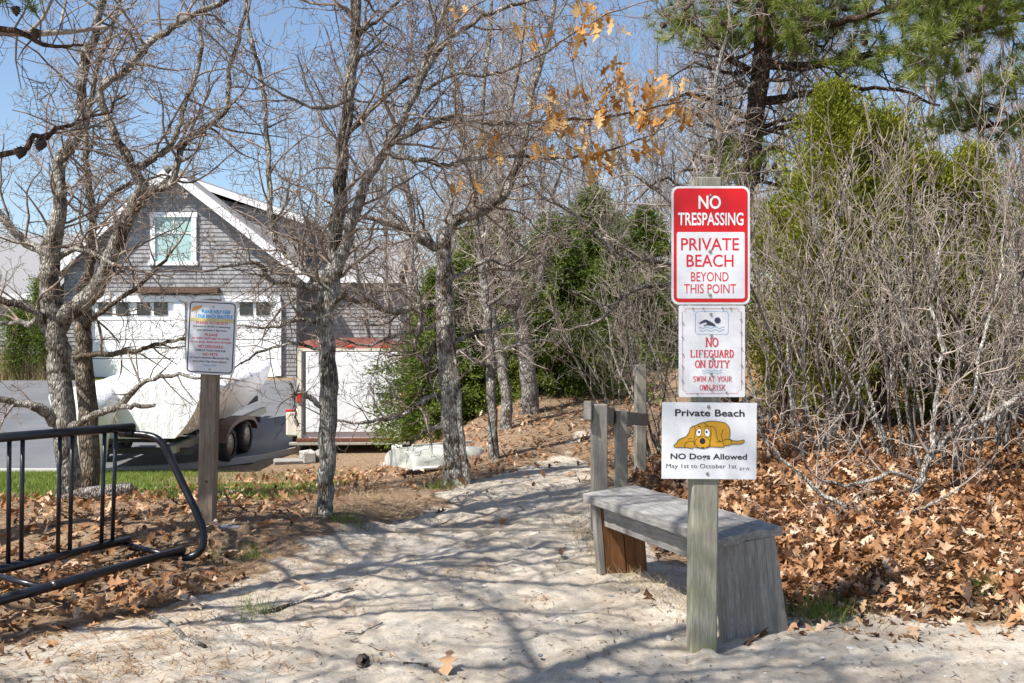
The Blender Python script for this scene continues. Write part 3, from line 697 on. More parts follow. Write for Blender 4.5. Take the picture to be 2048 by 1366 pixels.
spots = [(930, 25), (1105, 28), (1180, 26), (1250, 25), (1300, 30), (1350, 19), (1390, 24), (1560, 15), (1640, 21), (1740, 17), (1850, 14), (1960, 18), (2080, 13), (860, 22), (780, 27), (700, 36), (1010, 26), (1130, 30), (1230, 34), (1470, 30), (1580, 36), (1800, 30), (1930, 32), (2040, 26), (900, 38), (640, 40), (1060, 27), (820, 22), (960, 31), (1150, 33), (1215, 22), (1320, 28), (1420, 17), (1510, 22), (1610, 26), (1700, 25), (1990, 22), (880, 28), (1090, 38), (970, 33), (1290, 40), (740, 30), (1380, 34), (560, 42), (620, 34)]
rb = random.Random(77); protos = []
for i, (px, d) in enumerate(spots):
    x = (px - CX) / F * d; loc = (x, d, gz(x, d) - .03); s = (rb.uniform(.85, 1.2), rb.uniform(.8, 1.2) * (1 + .016 * (d - 13)))
    if i < 4:
        tr, cr = back_proto(100 + i, 6.6, .065)
        protos.append(make_proto('bare_tree', BL, 'tree', BG, tr, cr, M['bark_grey'], M['twig_back'], loc, rb.uniform(0, 6.28), s))
    else: copy_tree(protos[i % 4], loc, rb.uniform(0, 6.28), s)
# trees outside the frame, left of and behind the camera, whose branches shade the sand
rs = random.Random(55); S_ = dict(BACK); S_['start'] = [.36, .12, .12, .15, 0]; S_['rcap'] = [.09, .046, .02, .011, .006]; S_['dens'] = [4.4, 5, 7.5, 7, 0]; S_['len'] = [7, 2.1, .85, .36, .14]; S_['max'] = 3; S_['ang'] = [(45, 80)] + S_['ang'][1:]
pts = [(0, 0, -.1)]; rad = [.13]; dr_ = [(0, 0, 1)]; dv = (0, 0, 1); p = pts[0]
for i in range(22):
    dv = unit((dv[0] + rs.gauss(0, .07), dv[1] + rs.gauss(0, .07), dv[2] + .08)); p = tuple(p[j] + dv[j] * .33 for j in range(3)); pts.append(p); rad.append(.1 * (1 - .8 * (i + 1) / 22)); dr_.append(dv)
crs = []; spawn(crs, pts, rad, dr_, 7.2, 0, S_, rs)
shade = make_proto('bare_tree', 'bare tree just outside the left edge whose branch shadows lie on the sand', 'tree', None, [(pts, rad, 10)], crs, M['bark_grey'], M['twig_back'], (-2.7, 1.5, gz(-2.7, 1.5)), .4, (1, 1))
copy_tree(shade, (-1.5, -1.2, gz(-1.5, -1.2)), 2.2, (1.0, 1.05), 'bare tree behind the viewpoint on the left, shading the bottom of the path')
copy_tree(shade, (-3.35, 4.85, gz(-3.35, 4.85)), 1.3, (1.0, 1.0), 'bare tree outside the left edge behind the bike rack, shading the middle of the path')
copy_tree(shade, (-3.1, 3.2, gz(-3.1, 3.2)), 3.3, (1.0, .95), 'bare tree outside the left edge beside the bike rack, shading the path')
copy_tree(shade, (-2.6, -0.3, gz(-2.6, -.3)), 5.4, (1.1, 1.0), 'bare tree left of the viewpoint, shading the sand in front of the rack')
copy_tree(shade, (0.4, -0.9, gz(.4, -.9)), 4.4, (.95, .9), 'bare tree behind the viewpoint on the right, shading the sand by the sign post')

SHR = dict(max=3, seg=[.16, .10, .06, .045], wander=[.12, .14, .16, .18], up=[.05, .10, .09, .06], end=[.4, .35, .4, .5],
           dens=[3.1, 4.6, 6.5, 0], start=[.28, .12, .12, 0], ang=[(18, 48), (25, 60), (30, 65), (30, 70)],
           len=[2.2, 0.85, 0.38, 0.15], rr=0.6, rcap=[.02, .0085, .0046, .003], rmin=0.002, zb=0.5)
def shrub(seed, ns, H, spread):
    rng = random.Random(seed); st = []; cr = []
    for k in range(ns):
        a = rng.uniform(0, 6.28); rr = rng.uniform(0, .28); tilt = rng.uniform(.1, spread)
        p = (rr * math.cos(a), rr * math.sin(a), -.06); d = unit((math.cos(a) * tilt, math.sin(a) * tilt, 1))
        out = []; r = rng.uniform(.007, .017)
        S = SHR; grow(out, p, d, H * rng.uniform(.7, 1.1), r, 0, S, rng)
        st.append(out[0]); cr += out[1:]
    st = [(p, r, 6) for p, r, _ in st]
    return st, cr
SL, SG = 'bare many-stemmed shrub on the leaf-covered bank behind the signs and bench', 'bare shrubs on the leafy bank'
sspots = [(1600, 7.6, 1.0), (1690, 7.9, .9), (1800, 7.4, 1.0), (1890, 7.0, .85), (1980, 7.9, 1.1), (2070, 7.3, 1.0), (1540, 8.8, .9), (1330, 10.5, .9), (1240, 11.8, .8), (2130, 8.4, 1.15), (2040, 10.6, 1.3), (2110, 12, 1.4)]
sp = []
for i, (px, d, s) in enumerate(sspots):
    x = (px - CX) / F * d; loc = (x, d, gz(x, d) - .02); rz = rb.uniform(0, 6.28)
    if i < 4:
        a, b = shrub(200 + i, 11, 2.45, .62)
        t = empty('bare_shrub', loc, SL, 'shrub', SG, (0, 0, rz)); t.scale = (s, s, s)
        link('stems', tubes_mesh('stems', a, .03, 3), M['bark_grey'], t); link('twigs', tubes_mesh('twigs', b), M['twig_shrub'], t)['kind'] = 'stuff'; sp.append(t)
    else: copy_tree(sp[i % 4], loc, rz, (s, s))

spr_ = hero_tree('sprawling_shrub', 'low sprawling grey shrub with long bent limbs lying over the leaf bank', (*W(1825, 1000, 6.2)[:2], gz(*W(1825, 1000, 6.2)[:2])), [
 ([(1825, 1015, 19), (1828, 995, 17), (1840, 960, 16), (1865, 905, 15), (1900, 870, 14), (1960, 845, 13), (2048, 790, 11), (2110, 750, 8)], 6.2, 6.4, .25, .5, 4),
 ([(1862, 908, 12), (1872, 800, 10), (1882, 700, 8), (1862, 600, 6), (1880, 500, 4)], 6.25, 6.5, .15, .5, 4),
 ([(1838, 965, 10), (1790, 945, 9), (1740, 962, 8), (1690, 972, 6), (1640, 960, 4)], 6.2, 6.0, .2, .4, 4),
 ([(1735, 1048, 11), (1728, 1030, 10), (1690, 1010, 9), (1640, 985, 8), (1590, 940, 7), (1540, 895, 5), (1510, 850, 3)], 5.9, 6.1, .2, .45, 4),
 ([(1735, 1040, 9), (1800, 1030, 8), (1860, 1008, 6), (1905, 985, 4)], 5.9, 5.7, .2, .35, 5),
 ([(1905, 868, 9), (1950, 780, 8), (1965, 680, 7), (2000, 560, 5), (2010, 450, 3)], 6.3, 6.5, .15, .5, 4)], OAK, 61, M['bark_pale'], M['twig_shrub'])
spr_['category'] = 'shrub'
# ------------------------------------------------------------------ evergreens
def quads_from(c, u, v, rg):
    """leaflets: kite quads from base c along u with half width v"""
    n = len(c)
    V = np.stack([c, c + 0.5 * u + v, c + u, c + 0.5 * u - v], 1).reshape(-1, 3)
    return V, np.arange(4 * n).reshape(n, 4)
def nrm(a): return a / (np.linalg.norm(a, axis=-1, keepdims=True) + 1e-9)
def evergreen(name, label, loc, H, R, nb, leaf, mat, seed, shape='cone', upright=-0.1, per=12, stations=9, group=None, bare=.08, cat='tree', t0=.25, spr=2.0):
    rg = np.random.default_rng(seed)
    h = rg.random(nb) ** 0.85 * (1 - bare) + bare
    prof = {'cone': (1 - h) ** 0.8 + .04, 'oval': np.sqrt(np.clip(1 - (2 * h - 0.9) ** 2 / 1.25, 0.02, 1)), 'flame': np.minimum(1, 1.7 * h + .4) * (1 - h) ** .6 + .03, 'column': np.clip(1.2 * (1 - h) ** .45, .05, .9)}[shape]
    az = rg.random(nb) * 2 * PI; lump = 1 + .3 * np.sin(az * 3 + h * 9 + seed) + .25 * np.sin(az * 5 - h * 14)
    ln = R * prof * lump * (0.5 + .75 * rg.random(nb))
    t = np.linspace(t0, 1, stations)
    rad = ln[:, None] * t[None]; zz = h[:, None] * H + upright * ln[:, None] * t[None] ** 1.5 + .05 * rg.normal(size=(nb, stations))
    P = np.stack([np.cos(az)[:, None] * rad, np.sin(az)[:, None] * rad, zz], -1)
    dirn = np.stack([np.cos(az), np.sin(az), np.full(nb, upright * 1.4)], -1)[:, None, :].repeat(stations, 1)
    P = P[:, :, None, :].repeat(per, 2); dirn = dirn[:, :, None, :].repeat(per, 2)
    sp_ = leaf * spr
    c = P + rg.normal(size=P.shape) * np.array([sp_, sp_, sp_ * .6])
    u = nrm(dirn + rg.normal(size=P.shape) * .75 + np.array([0, 0, .15]))
    ll = leaf * (0.6 + .9 * rg.random(P.shape[:3]))[..., None]
    v = nrm(np.cross(u, rg.normal(size=P.shape))) * ll * .17
    u = u * ll
    V, Fc = quads_from(c.reshape(-1, 3), u.reshape(-1, 3), v.reshape(-1, 3), rg)
    me = np_mesh('crown', V, Fc, False)
    rn = (np.repeat(np.clip(rg.normal(.45, .2, nb), 0, 1), stations * per) * .5 + .5 * rg.random(nb * stations * per)).repeat(4)
    add_attr(me, 'rnd', rn)
    e = empty(name, loc, label, cat, group)
    link('crown', me, mat, e)
    tr = [([(0, 0, -.1), (0.02, 0, H * .4), (0, 0.02, H * .8), (0, 0, H * .97)], [R * .085, R * .06, R * .03, .006], 8)]
    for k in range(0, nb, 6):
        tr.append(([(0, 0, h[k] * H - .05), tuple(np.array([np.cos(az[k]) * ln[k] * .5, np.sin(az[k]) * ln[k] * .5, h[k] * H])), (float(np.cos(az[k]) * ln[k] * .9), float(np.sin(az[k]) * ln[k] * .9), float(h[k] * H + upright * ln[k] * .85))], [.012, .008, .003], 4))
    link('trunk', tubes_mesh('trunk', tr), M['bark_pine'], e)
    return e
def at(px, d, dz=0): x = (px - CX) / F * d; return (x, d, gz(x, d) + dz)
for (lab, px, d_, H_, R_c, nb_c, sd, lf) in (('loose bright green evergreen overlapping the right side of the white trailer', 880, 15.0, 2.5, 1.0, 480, 1, .05), ('dense dark evergreen right behind the gnarled oak trunk', 945, 16.2, 2.9, 1.0, 420, 11, .055), ('dark green evergreen between the slim grey trunks', 985, 17.0, 3.1, 1.35, 520, 5, .055), ('bright-tipped evergreen behind the leaning grey tree', 1105, 15.2, 2.6, 1.2, 520, 2, .05),
        ('tall shadowy evergreen above the top of the path', 1190, 18.0, 3.2, 1.4, 520, 3, .06), ('evergreen just left of the stacked signs, behind the rail', 1290, 20, 2.9, 1.35, 420, 4, .06)):
    evergreen('evergreen_tree', lab, at(px, d_), H_, R_c, nb_c, lf, M['cedar'], sd, 'cone', -.14, 26, 9, bare=.02, t0=.35, spr=1.25)
for (lab, px, d_, H_, R_c, nb_c, sd) in (('tall yellow-green cedar rising through the bare shrubs', 1665, 8.6, 2.9, .64, 220, 6), ('broad yellow-green cedar beside the tallest one, among the bare shrubs', 1765, 8.8, 2.7, .76, 230, 9), ('narrow yellow-green cedar second from the right among the bare shrubs', 1855, 9.0, 2.35, .66, 190, 10),
        ('rightmost yellow-green cedar, standing among the bare shrubs', 1950, 8.9, 2.4, .62, 170, 7), ('low yellow-green cedar just right of the stacked signs', 1565, 9.6, 2.0, .62, 150, 8)):
    evergreen('cedar_tree', lab, at(px, d_), H_, R_c, nb_c, .034, M['juniper'], sd, 'flame', .9, 30, 8, bare=.03, t0=.4, spr=1.5)

# ------------------------------------------------------------------ pines
def needles(tips, rg, per=60, ln=.12, width=.0028):
    P = np.array([t[0] for t in tips]); Dn = nrm(np.array([t[1] for t in tips]))
    n = len(P)
    P = P[:, None].repeat(per, 1) - Dn[:, None] * (rg.random((n, per, 1)) * .10); D_ = Dn[:, None].repeat(per, 1)
    u = nrm(D_ * .75 + rg.normal(size=P.shape) * .55) * (ln * (0.7 + .5 * rg.random((n, per, 1))))
    v = nrm(np.cross(u, rg.normal(size=P.shape))) * width
    V = np.stack([P + v, P - v, P + u], 2).reshape(-1, 3)
    me = np_mesh('needles', V, np.arange(len(V)).reshape(-1, 3), False)
    add_attr(me, 'rnd', np.clip((rg.random(n)[:, None].repeat(per, 1) * .6 + rg.random((n, per)) * .4).ravel(), 0, 1).repeat(3))
    return me
def cone_mesh():
    V = []; Fc = []; k = 9; n = 11
    for i in range(n):
        t = i / (n - 1); r0 = .021 * math.sin(PI * min(1, .12 + .88 * t) ** .8) + .002
        for j in range(k):
            bumpr = 1.0 + (.34 if (i + j) % 2 else -.38)
            a = 2 * PI * j / k; V.append((math.cos(a) * r0 * bumpr, math.sin(a) * r0 * bumpr, -.055 * t + (.003 if (i + j) % 2 else 0)))
    for i in range(n - 1):
        for j in range(k): Fc.append((i * k + j, i * k + (j + 1) % k, (i + 1) * k + (j + 1) % k, (i + 1) * k + j))
    me = np_mesh('cone', np.array(V), np.array(Fc), False); me.materials.append(M['cone']); return me
CONE = cone_mesh()
PINE = dict(max=3, seg=[.22, .14, .08, .05], wander=[.13, .2, .24, .25], up=[.02, .05, .06, .04], end=[.35, .4, .5, .6],
            dens=[4.2, 7.5, 10, 0], start=[.15, .15, .15, 0], ang=[(40, 80), (35, 75), (35, 80), (30, 70)],
            len=[2, .85, .36, .15], rr=.55, rcap=[.03, .014, .007, .004], rmin=.0022, zb=.2)
def pine(label, base, limbs, d, seed, zone, nt, ncone, per=60, ln=.12):
    rng = random.Random(seed); rg = np.random.default_rng(seed); tr = []; cr = []
    for (P, d0, d1, st, cap, den) in limbs:
        pts, rad, dirs, L = px_limb(P, d0, d1, rng, jit=.012); tr.append((pts, rad, 12 if max(rad) > .05 else 8))
        S2 = dict(PINE); S2['dens'] = [den] + PINE['dens'][1:]
        if den: spawn(cr, pts, rad, dirs, L, 0, S2, rng, st, cap)
    off = np.array(base); e = empty('pine_tree', base, label, 'tree')
    link('trunk', tubes_mesh('trunk', [(np.array(p) - off, r, s) for p, r, s in tr], .05, seed), M['bark_pine'], e)
    link('crown', tubes_mesh('crown', [(np.array(p) - off, r, s) for p, r, s in cr]), M['twig_pine'], e)
    cand = [(np.array(p[-1]) - off, np.array(p[-1]) - np.array(p[-2]) + np.array([0, 0, .01])) for p, r, s in cr if zone(*p[-1])]
    rng.shuffle(cand)
    if cand: link('needles', needles(cand[:nt], rg, per, ln), M['needle'], e)
    for p, dd in cand[nt:nt + ncone] + cand[:max(0, ncone - max(0, len(cand) - nt))]:
        o = link('cone', CONE, None, e); o.location = p; s = rng.uniform(.9, 1.4); o.scale = (s, s, s); o.rotation_euler = (rng.uniform(-1, 1), rng.uniform(-1, 1), rng.uniform(0, 6))
    return e
dP = 11.5
def zoneP(x, y, z):
    px = CX + x / y * F; py = HY - (z - CAMZ) / y * F
    return py < 90 + 0.26 * max(0, px - 1500) or (1420 < px < 1560 and 280 < py < 360)
P_l = [
 ([(1452, 850, 44), (1462, 700, 40), (1478, 520, 38), (1495, 380, 37), (1510, 260, 38), (1524, 130, 38), (1531, 0, 34), (1535, -160, 26), (1540, -320, 12)], dP, dP, .35, 1.0, 6),
 ([(1528, 90, 20), (1600, 60, 17), (1700, 40, 14), (1800, 10, 11), (1900, -20, 8)], dP, dP - 2.2, .1, .8, 8),
 ([(1524, 130, 18), (1620, 130, 16), (1730, 110, 13), (1850, 90, 10), (1960, 70, 7)], dP, dP - 1.2, .1, .8, 8),
 ([(1518, 200, 15), (1600, 190, 13), (1700, 170, 10), (1800, 180, 7), (1880, 210, 5)], dP, dP + .8, .1, .7, 8),
 ([(1522, 150, 15), (1470, 120, 13), (1410, 70, 10), (1370, 30, 7)], dP, dP - .8, .1, .7, 8),
 ([(1512, 240, 13), (1450, 210, 11), (1390, 190, 8), (1340, 200, 5)], dP, dP - .5, .1, .7, 8),
 ([(1508, 270, 13), (1570, 255, 11), (1640, 240, 8), (1700, 250, 5)], dP, dP - .8, .1, .7, 8),
 ([(1500, 340, 12), (1440, 330, 9), (1390, 310, 6)], dP, dP + .5, .1, .6, 8),
 ([(1530, 20, 16), (1640, -30, 13), (1780, -60, 10), (1950, -40, 8), (2080, 0, 6)], dP, dP - 1.5, .1, .9, 8),
 ([(1533, -60, 14), (1480, -60, 12), (1420, -30, 9), (1370, 20, 6)], dP, dP - 1.5, .1, .9, 8),
]
rq = random.Random(8)
for i in range(16):
    py0 = 20 + 24 * i; px0 = 1528 - (py0 - 60) * .11; sg = -1 if i % 2 else 1; ln_ = rq.uniform(110, 230)
    P_l.append(([(px0, py0, 9), (px0 + sg * ln_ * .35, py0 - rq.uniform(-25, 25), 7), (px0 + sg * ln_ * .7, py0 - rq.uniform(-40, 40), 5), (px0 + sg * ln_, py0 - rq.uniform(-60, 60), 3)], dP, dP + rq.uniform(-1.2, 1.2), .05, .6, 9))
pine('pine tree with dark trunk, cones and green needles at the top right', at(1452, dP), P_l, dP, 31, zoneP, 1100, 80, 70, .13)
# right-hand pine whose bough hangs into the top right corner
P2 = [
 ([(2150, 900, 60), (2140, 500, 52), (2130, 100, 44), (2125, -300, 20)], 10, 10, .6, .6, 2),
 ([(2130, 60, 18), (2040, 40, 15), (1950, 60, 12), (1880, 90, 9)], 10, 9.4, .1, .7, 9),
 ([(2132, 200, 17), (2050, 240, 13), (1970, 250, 9), (1920, 260, 6)], 10, 10.6, .1, .5, 9),
 ([(2130, -30, 16), (2040, -40, 13), (1940, -20, 9), (1840, 30, 6)], 10, 9.4, .1, .7, 9),
]
pine('second pine at the far right edge, boughs hanging into the top corner', at(2150, 10), P2, 10, 32, lambda x, y, z: True, 700, 30, 70, .13)
# pine outside the left edge, one twig with cones reaching in
P3 = [
 ([(-420, 1200, 90), (-400, 700, 80), (-390, 200, 70), (-380, -300, 40)], 5.4, 5.4, .9, .4, 1),
 ([(-390, 420, 20), (-200, 380, 16), (0, 312, 13), (90, 268, 10), (190, 232, 6), (250, 190, 4)], 5.4, 5.2, .55, .35, 5),
 ([(-390, 120, 20), (-200, 60, 16), (0, 60, 12), (90, 86, 9), (165, 90, 5)], 5.4, 5.2, .5, .35, 5),
 ([(-385, -40, 20), (-150, -60, 15), (40, -30, 10), (120, -10, 6)], 5.4, 5.3, .4, .35, 6),
]
pineL = pine('pine at the left edge, its thin twigs with cones reaching into the corner', at(-420, 5.4), P3, 5.4, 33, lambda x, y, z: z > 1.2 + .33 * y, 16, 0, 50, .11)
pb = Vector(pineL.location)
for (px, py, s) in ((40, 303, 1.25), (80, 287, 1.3), (70, 66, 1.1), (30, 20, 1.0)):
    o = link('cone', CONE, None, pineL); o.location = W(px, py - 8, 5.22) - pb; o.scale = (s * .95,) * 3; o.rotation_euler = (.3 * s, -.3, s)

# ------------------------------------------------------------------ shapes for print on signs
def curve_text(body, bold=0.0, shear=0.0):
    cu = bpy.data.curves.new('t', 'FONT'); cu.body = body; cu.size = 1.0; cu.offset = bold; cu.shear = shear; cu.resolution_u = 3
    cu.align_x = 'CENTER'
    o = bpy.data.objects.new('t', cu); COL.objects.link(o)
    bpy.context.view_layer.update()
    me = bpy.data.meshes.new_from_object(o.evaluated_get(bpy.context.evaluated_depsgraph_get()))
    bpy.data.objects.remove(o); bpy.data.curves.remove(cu); me.materials.clear(); return me
def lettering(panel, body, x0, x1, z0, z1, mat, y=-.0012, bold=0.0, name='lettering', cap=True):
    """fit a line of text into the box x0..x1, z0..z1 of the panel's face"""
    me = curve_text(body, bold)
    co = np.empty(len(me.vertices) * 3, np.float32); me.vertices.foreach_get('co', co); co = co.reshape(-1, 3)
    lo, hi = co.min(0), co.max(0)
    if not cap: lo[1] = min(lo[1], -.21); hi[1] = max(hi[1], .69)
    out = np.zeros_like(co)
    out[:, 0] = x0 + (co[:, 0] - lo[0]) / (hi[0] - lo[0]) * (x1 - x0)
    out[:, 2] = z0 + (co[:, 1] - lo[1]) / (hi[1] - lo[1]) * (z1 - z0)
    out[:, 1] = y
    me.vertices.foreach_set('co', out.ravel()); me.update()
    return link(name, me, mat, panel)
def rrect(x0, x1, z0, z1, r, n=6):
    P = []
    for cx_, cz_, a0 in ((x1 - r, z1 - r, 0), (x0 + r, z1 - r, 90), (x0 + r, z0 + r, 180), (x1 - r, z0 + r, 270)):
        for i in range(n + 1):
            a = math.radians(a0 + 90 * i / n); P.append((cx_ + r * math.cos(a), cz_ + r * math.sin(a)))
    return P
def flat(panel, poly, mat, y, name):
    mb = MB(); mb.bm.faces.new([mb.bm.verts.new((x, y, z)) for x, z in poly][::-1]); return mb.build(name, mat, panel, Vector((0, 0, 0)))
def flat_ring(panel, a, b, mat, y, name):
    mb = MB(); A = [mb.bm.verts.new((x, y, z)) for x, z in a]; B = [mb.bm.verts.new((x, y, z)) for x, z in b]; n = len(a)
    for i in range(n): mb.bm.faces.new((A[i], A[(i + 1) % n], B[(i + 1) % n], B[i]))
    return mb.build(name, mat, panel, Vector((0, 0, 0)))
def bolt(panel, x, z, r, y=0.0):
    mb = MB(); mb.tube([(x, y - .001, z), (x, y - .0035, z)], [r * 1.5, r * 1.5], 14); mb.tube([(x, y - .0028, z), (x, y - .0045, z), (x, y - .0058, z)], [r, r * .9, r * .35], 10)
    return mb.build('bolt', M['steel'], panel, Vector((0, 0, 0)))
def strips(panel, lines, w, mat, y, name):
    mb = MB()
    for L in lines: mb.strip(catmull([(a, b) for a, b in L], 4), w, y)
    return mb.build(name, mat, panel, Vector((0, 0, 0)))

# ------------------------------------------------------------------ the main sign post
d1 = 3.93
base = W(1407, 1297, d1); base.z = gz(base.x, d1)
post = empty('sign_post', (base.x, d1 + .05, base.z - .02), 'weathered wooden post in front of the bench carrying three stacked beach signs', 'sign post', rot=(0, math.radians(.75), 0))
mb = MB(); mb.box((0, 0, .93), (.105, .10, 1.9), bev=.006)
for v in mb.bm.verts: v.co.x += .004 * math.sin(v.co.z * 3)
mb.build('post', M['post'], post, Vector((0, 0, 0)))
def panel_on(post, name, label, px0, px1, py0, py1, d, mat, r, roll=0.0, t=.003):
    c = W((px0 + px1) / 2, (py0 + py1) / 2, d); k = d / F
    w, h = (px1 - px0) * k, (py1 - py0) * k
    mb = MB(); mb.prism(rrect(-w / 2, w / 2, -h / 2, h / 2, r) if r > 0 else [(-w / 2, -h / 2), (w / 2, -h / 2), (w / 2, h / 2), (-w / 2, h / 2)], t)
    o = mb.build(name, mat, post, Vector((0, 0, 0)))
    bpy.context.view_layer.update()
    Mw = Matrix.Translation(c) @ Matrix.Rotation(roll, 4, 'Y')
    P = Matrix.Translation(post.location) @ post.rotation_euler.to_matrix().to_4x4()
    o.matrix_local = P.inverted() @ Mw
    o['label'] = label
    cxp, cyp = (px0 + px1) / 2, (py0 + py1) / 2
    return o, (lambda x, y: ((x - cxp) * k, (cyp - y) * k)), k
ds = d1 - .012
s1, q, k = panel_on(post, 'sign_panel', 'red and white NO TRESPASSING sign at the top of the post', 1343, 1500, 372, 609, ds, M['white_sign'], .028)
def box_of(q, x0, x1, y0, y1):
    a = q(x0, y1); b = q(x1, y0); return a[0], b[0], a[1], b[1]
flat(s1, rrect(*box_of(q, 1347.5, 1495.5, 376.5, 604.5), .022), M['red'], -.0008, 'red_field')
flat(s1, rrect(*box_of(q, 1353.5, 1489.5, 464, 597), .008), M['white_sign'], -.0014, 'white_field')
lettering(s1, 'NO', *box_of(q, 1397, 1442, 391, 418), M['white_text'], -.002, .02)
lettering(s1, 'TRESPASSING', *box_of(q, 1356, 1487, 425, 451), M['white_text'], -.002, .018)
lettering(s1, 'PRIVATE', *box_of(q, 1362, 1478, 476, 501), M['red_text'], -.002, .01)
lettering(s1, 'BEACH', *box_of(q, 1373, 1467, 509, 534), M['red_text'], -.002, .01)
lettering(s1, 'BEYOND', *box_of(q, 1382, 1457, 544, 563), M['red_text'], -.002, .004)
lettering(s1, 'THIS POINT', *box_of(q, 1368, 1472, 568, 587), M['red_text'], -.002, .004)
for (x, y) in ((1421, 391), (1420, 503), (1420, 590)): bolt(s1, *q(x, y), .0042, -.0014)

# slab-serif letters drawn as strokes
def arc(cx_, cz_, rx, rz, a0, a1, n=12): return [(cx_ + rx * math.cos(math.radians(a0 + (a1 - a0) * i / n)), cz_ + rz * math.sin(math.radians(a0 + (a1 - a0) * i / n))) for i in range(n + 1)]
GL = {'N': ([[(.15, 0), (.15, 1)], [(.15, 1), (.85, 0)], [(.85, 0), (.85, 1)]], [(.15, 0), (.15, 1), (.85, 1)]), 'O': ([arc(.5, .5, .38, .44, 0, 360, 20)], []),
      'L': ([[(.25, 0), (.25, 1)], [(.25, .06), (.9, .06)], [(.88, 0), (.88, .28)]], [(.25, 1)]), 'I': ([[(.5, 0), (.5, 1)]], [(.5, 0), (.5, 1)]),
      'F': ([[(.25, 0), (.25, 1)], [(.25, .94), (.88, .94)], [(.25, .5), (.65, .5)], [(.86, 1), (.86, .74)]], [(.25, 0)]),
      'E': ([[(.25, 0), (.25, 1)], [(.15, .94), (.88, .94)], [(.25, .5), (.65, .5)], [(.15, .06), (.9, .06)], [(.86, 1), (.86, .76)], [(.88, 0), (.88, .26)]], []),
      'G': ([arc(.5, .5, .38, .44, 50, 360, 18), [(.88, .5), (.55, .5)], [(.84, .5), (.84, .05)]], []), 'U': ([[(.2, 1), (.2, .35)], arc(.5, .35, .3, .3, 180, 360, 10), [(.8, .35), (.8, 1)]], [(.2, 1), (.8, 1)]),
      'A': ([[(.12, 0), (.5, 1)], [(.5, 1), (.88, 0)], [(.27, .35), (.73, .35)]], [(.12, 0), (.88, 0)]), 'R': ([[(.22, 0), (.22, 1)], [(.15, .95), (.5, .95)] + arc(.5, .73, .3, .22, 90, -90, 8) + [(.22, .5)], [(.5, .5), (.85, 0)]], [(.22, 0), (.87, 0)]),
      'D': ([[(.22, 0), (.22, 1)], [(.12, .95), (.42, .95)] + arc(.42, .5, .42, .45, 90, -90, 10) + [(.12, .05)]], []), 'T': ([[(.5, 0), (.5, 1)], [(.1, .94), (.9, .94)], [(.12, 1), (.12, .72)], [(.88, 1), (.88, .72)]], [(.5, 0)]),
      'Y': ([[(.12, 1), (.5, .45)], [(.88, 1), (.5, .45)], [(.5, .45), (.5, 0)]], [(.12, 1), (.88, 1), (.5, 0)]), 'S': ([arc(.5, .73, .3, .23, 20, 270, 10) + arc(.5, .27, .32, .23, 90, -160, 10)], []),
      'W': ([[(.08, 1), (.3, 0)], [(.3, 0), (.5, .9)], [(.5, .9), (.7, 0)], [(.7, 0), (.92, 1)]], [(.08, 1), (.92, 1)]), 'M': ([[(.12, 0), (.12, 1)], [(.12, 1), (.5, .25)], [(.5, .25), (.88, 1)], [(.88, 1), (.88, 0)]], [(.12, 0), (.88, 0), (.12, 1), (.88, 1)]),
      'K': ([[(.2, 0), (.2, 1)], [(.25, .45), (.85, 1)], [(.4, .6), (.87, 0)]], [(.2, 0), (.2, 1), (.87, 0), (.85, 1)])}
def slab(panel, body, x0, x1, z0, z1, mat, y, wgt):
    mb = MB(); adv = [.55 if c == ' ' else (.62 if c == 'I' else 1.0) for c in body]; tot = sum(adv); u = (x1 - x0) / tot; h = z1 - z0; x = x0; yy = 0
    for c, a in zip(body, adv):
        if c != ' ':
            st, sf = GL[c]; cw = u * a
            f = (lambda p: (x + (p[0] if c != 'I' else p[0]) * cw, z0 + p[1] * h))
            for sidx, S_ in enumerate(st):
                th = any(abs(p[1] - S_[0][1]) > .3 for p in S_)
                mb.strip([f(p) for p in S_], wgt if th else wgt * .55, y - yy); yy += .000012
            for p in sf:
                X, Z = f(p); mb.strip([(X - wgt * 1.0, Z + (wgt * .25 if p[1] < .5 else -wgt * .25)), (X + wgt * 1.0, Z + (wgt * .25 if p[1] < .5 else -wgt * .25))], wgt * .5, y - yy); yy += .000012
        x += u * a
    return mb.build('lettering', mat, panel, Vector((0, 0, 0)))
s2, q2, k2 = panel_on(post, 'sign_panel', 'white NO LIFEGUARD ON DUTY sign with a swimmer symbol', 1357.5, 1490, 611, 794, ds, M['white_sign'], .008)
z8 = lambda x, y: q2(1340 + x / 6.506, 600 + y / 6.506)
def b8(x0, x1, y0, y1): a = z8(x0, y1); b = z8(x1, y0); return a[0], b[0], a[1], b[1]
bo = [z8(*p) for p in [(205, 112), (885, 112), (895, 145), (928, 155), (930, 1165), (890, 1180), (883, 1213), (210, 1218), (200, 1185), (167, 1172), (160, 155), (195, 145), (205, 112)]]
mb = MB(); mb.strip(bo, .0014, -.0012); mb.build('red_border_line', M['red_faded'], s2, Vector((0, 0, 0)))
x0, x1, z0, z1 = b8(328, 760, 145, 447)
flat_ring(s2, rrect(x0, x1, z0, z1, .011), rrect(x0 + .0012, x1 - .0012, z0 + .0012, z1 - .0012, .010), M['blue_line'], -.0012, 'symbol_frame')
flat(s2, [z8(*p) for p in catmull([(378, 300), (400, 285), (455, 255), (500, 268), (560, 300), (595, 335), (575, 340), (520, 332), (470, 330), (435, 342), (450, 325), (482, 312), (470, 295), (455, 290), (390, 312), (378, 300)], 3)[:-1]], M['navy_text'], -.0012, 'swimmer_symbol')
flat(s2, [z8(618 + 41 * math.cos(a), 265 + 40 * math.sin(a)) for a in np.linspace(0, 2 * PI, 20)[:-1]], M['navy_text'], -.0012, 'swimmer_symbol')
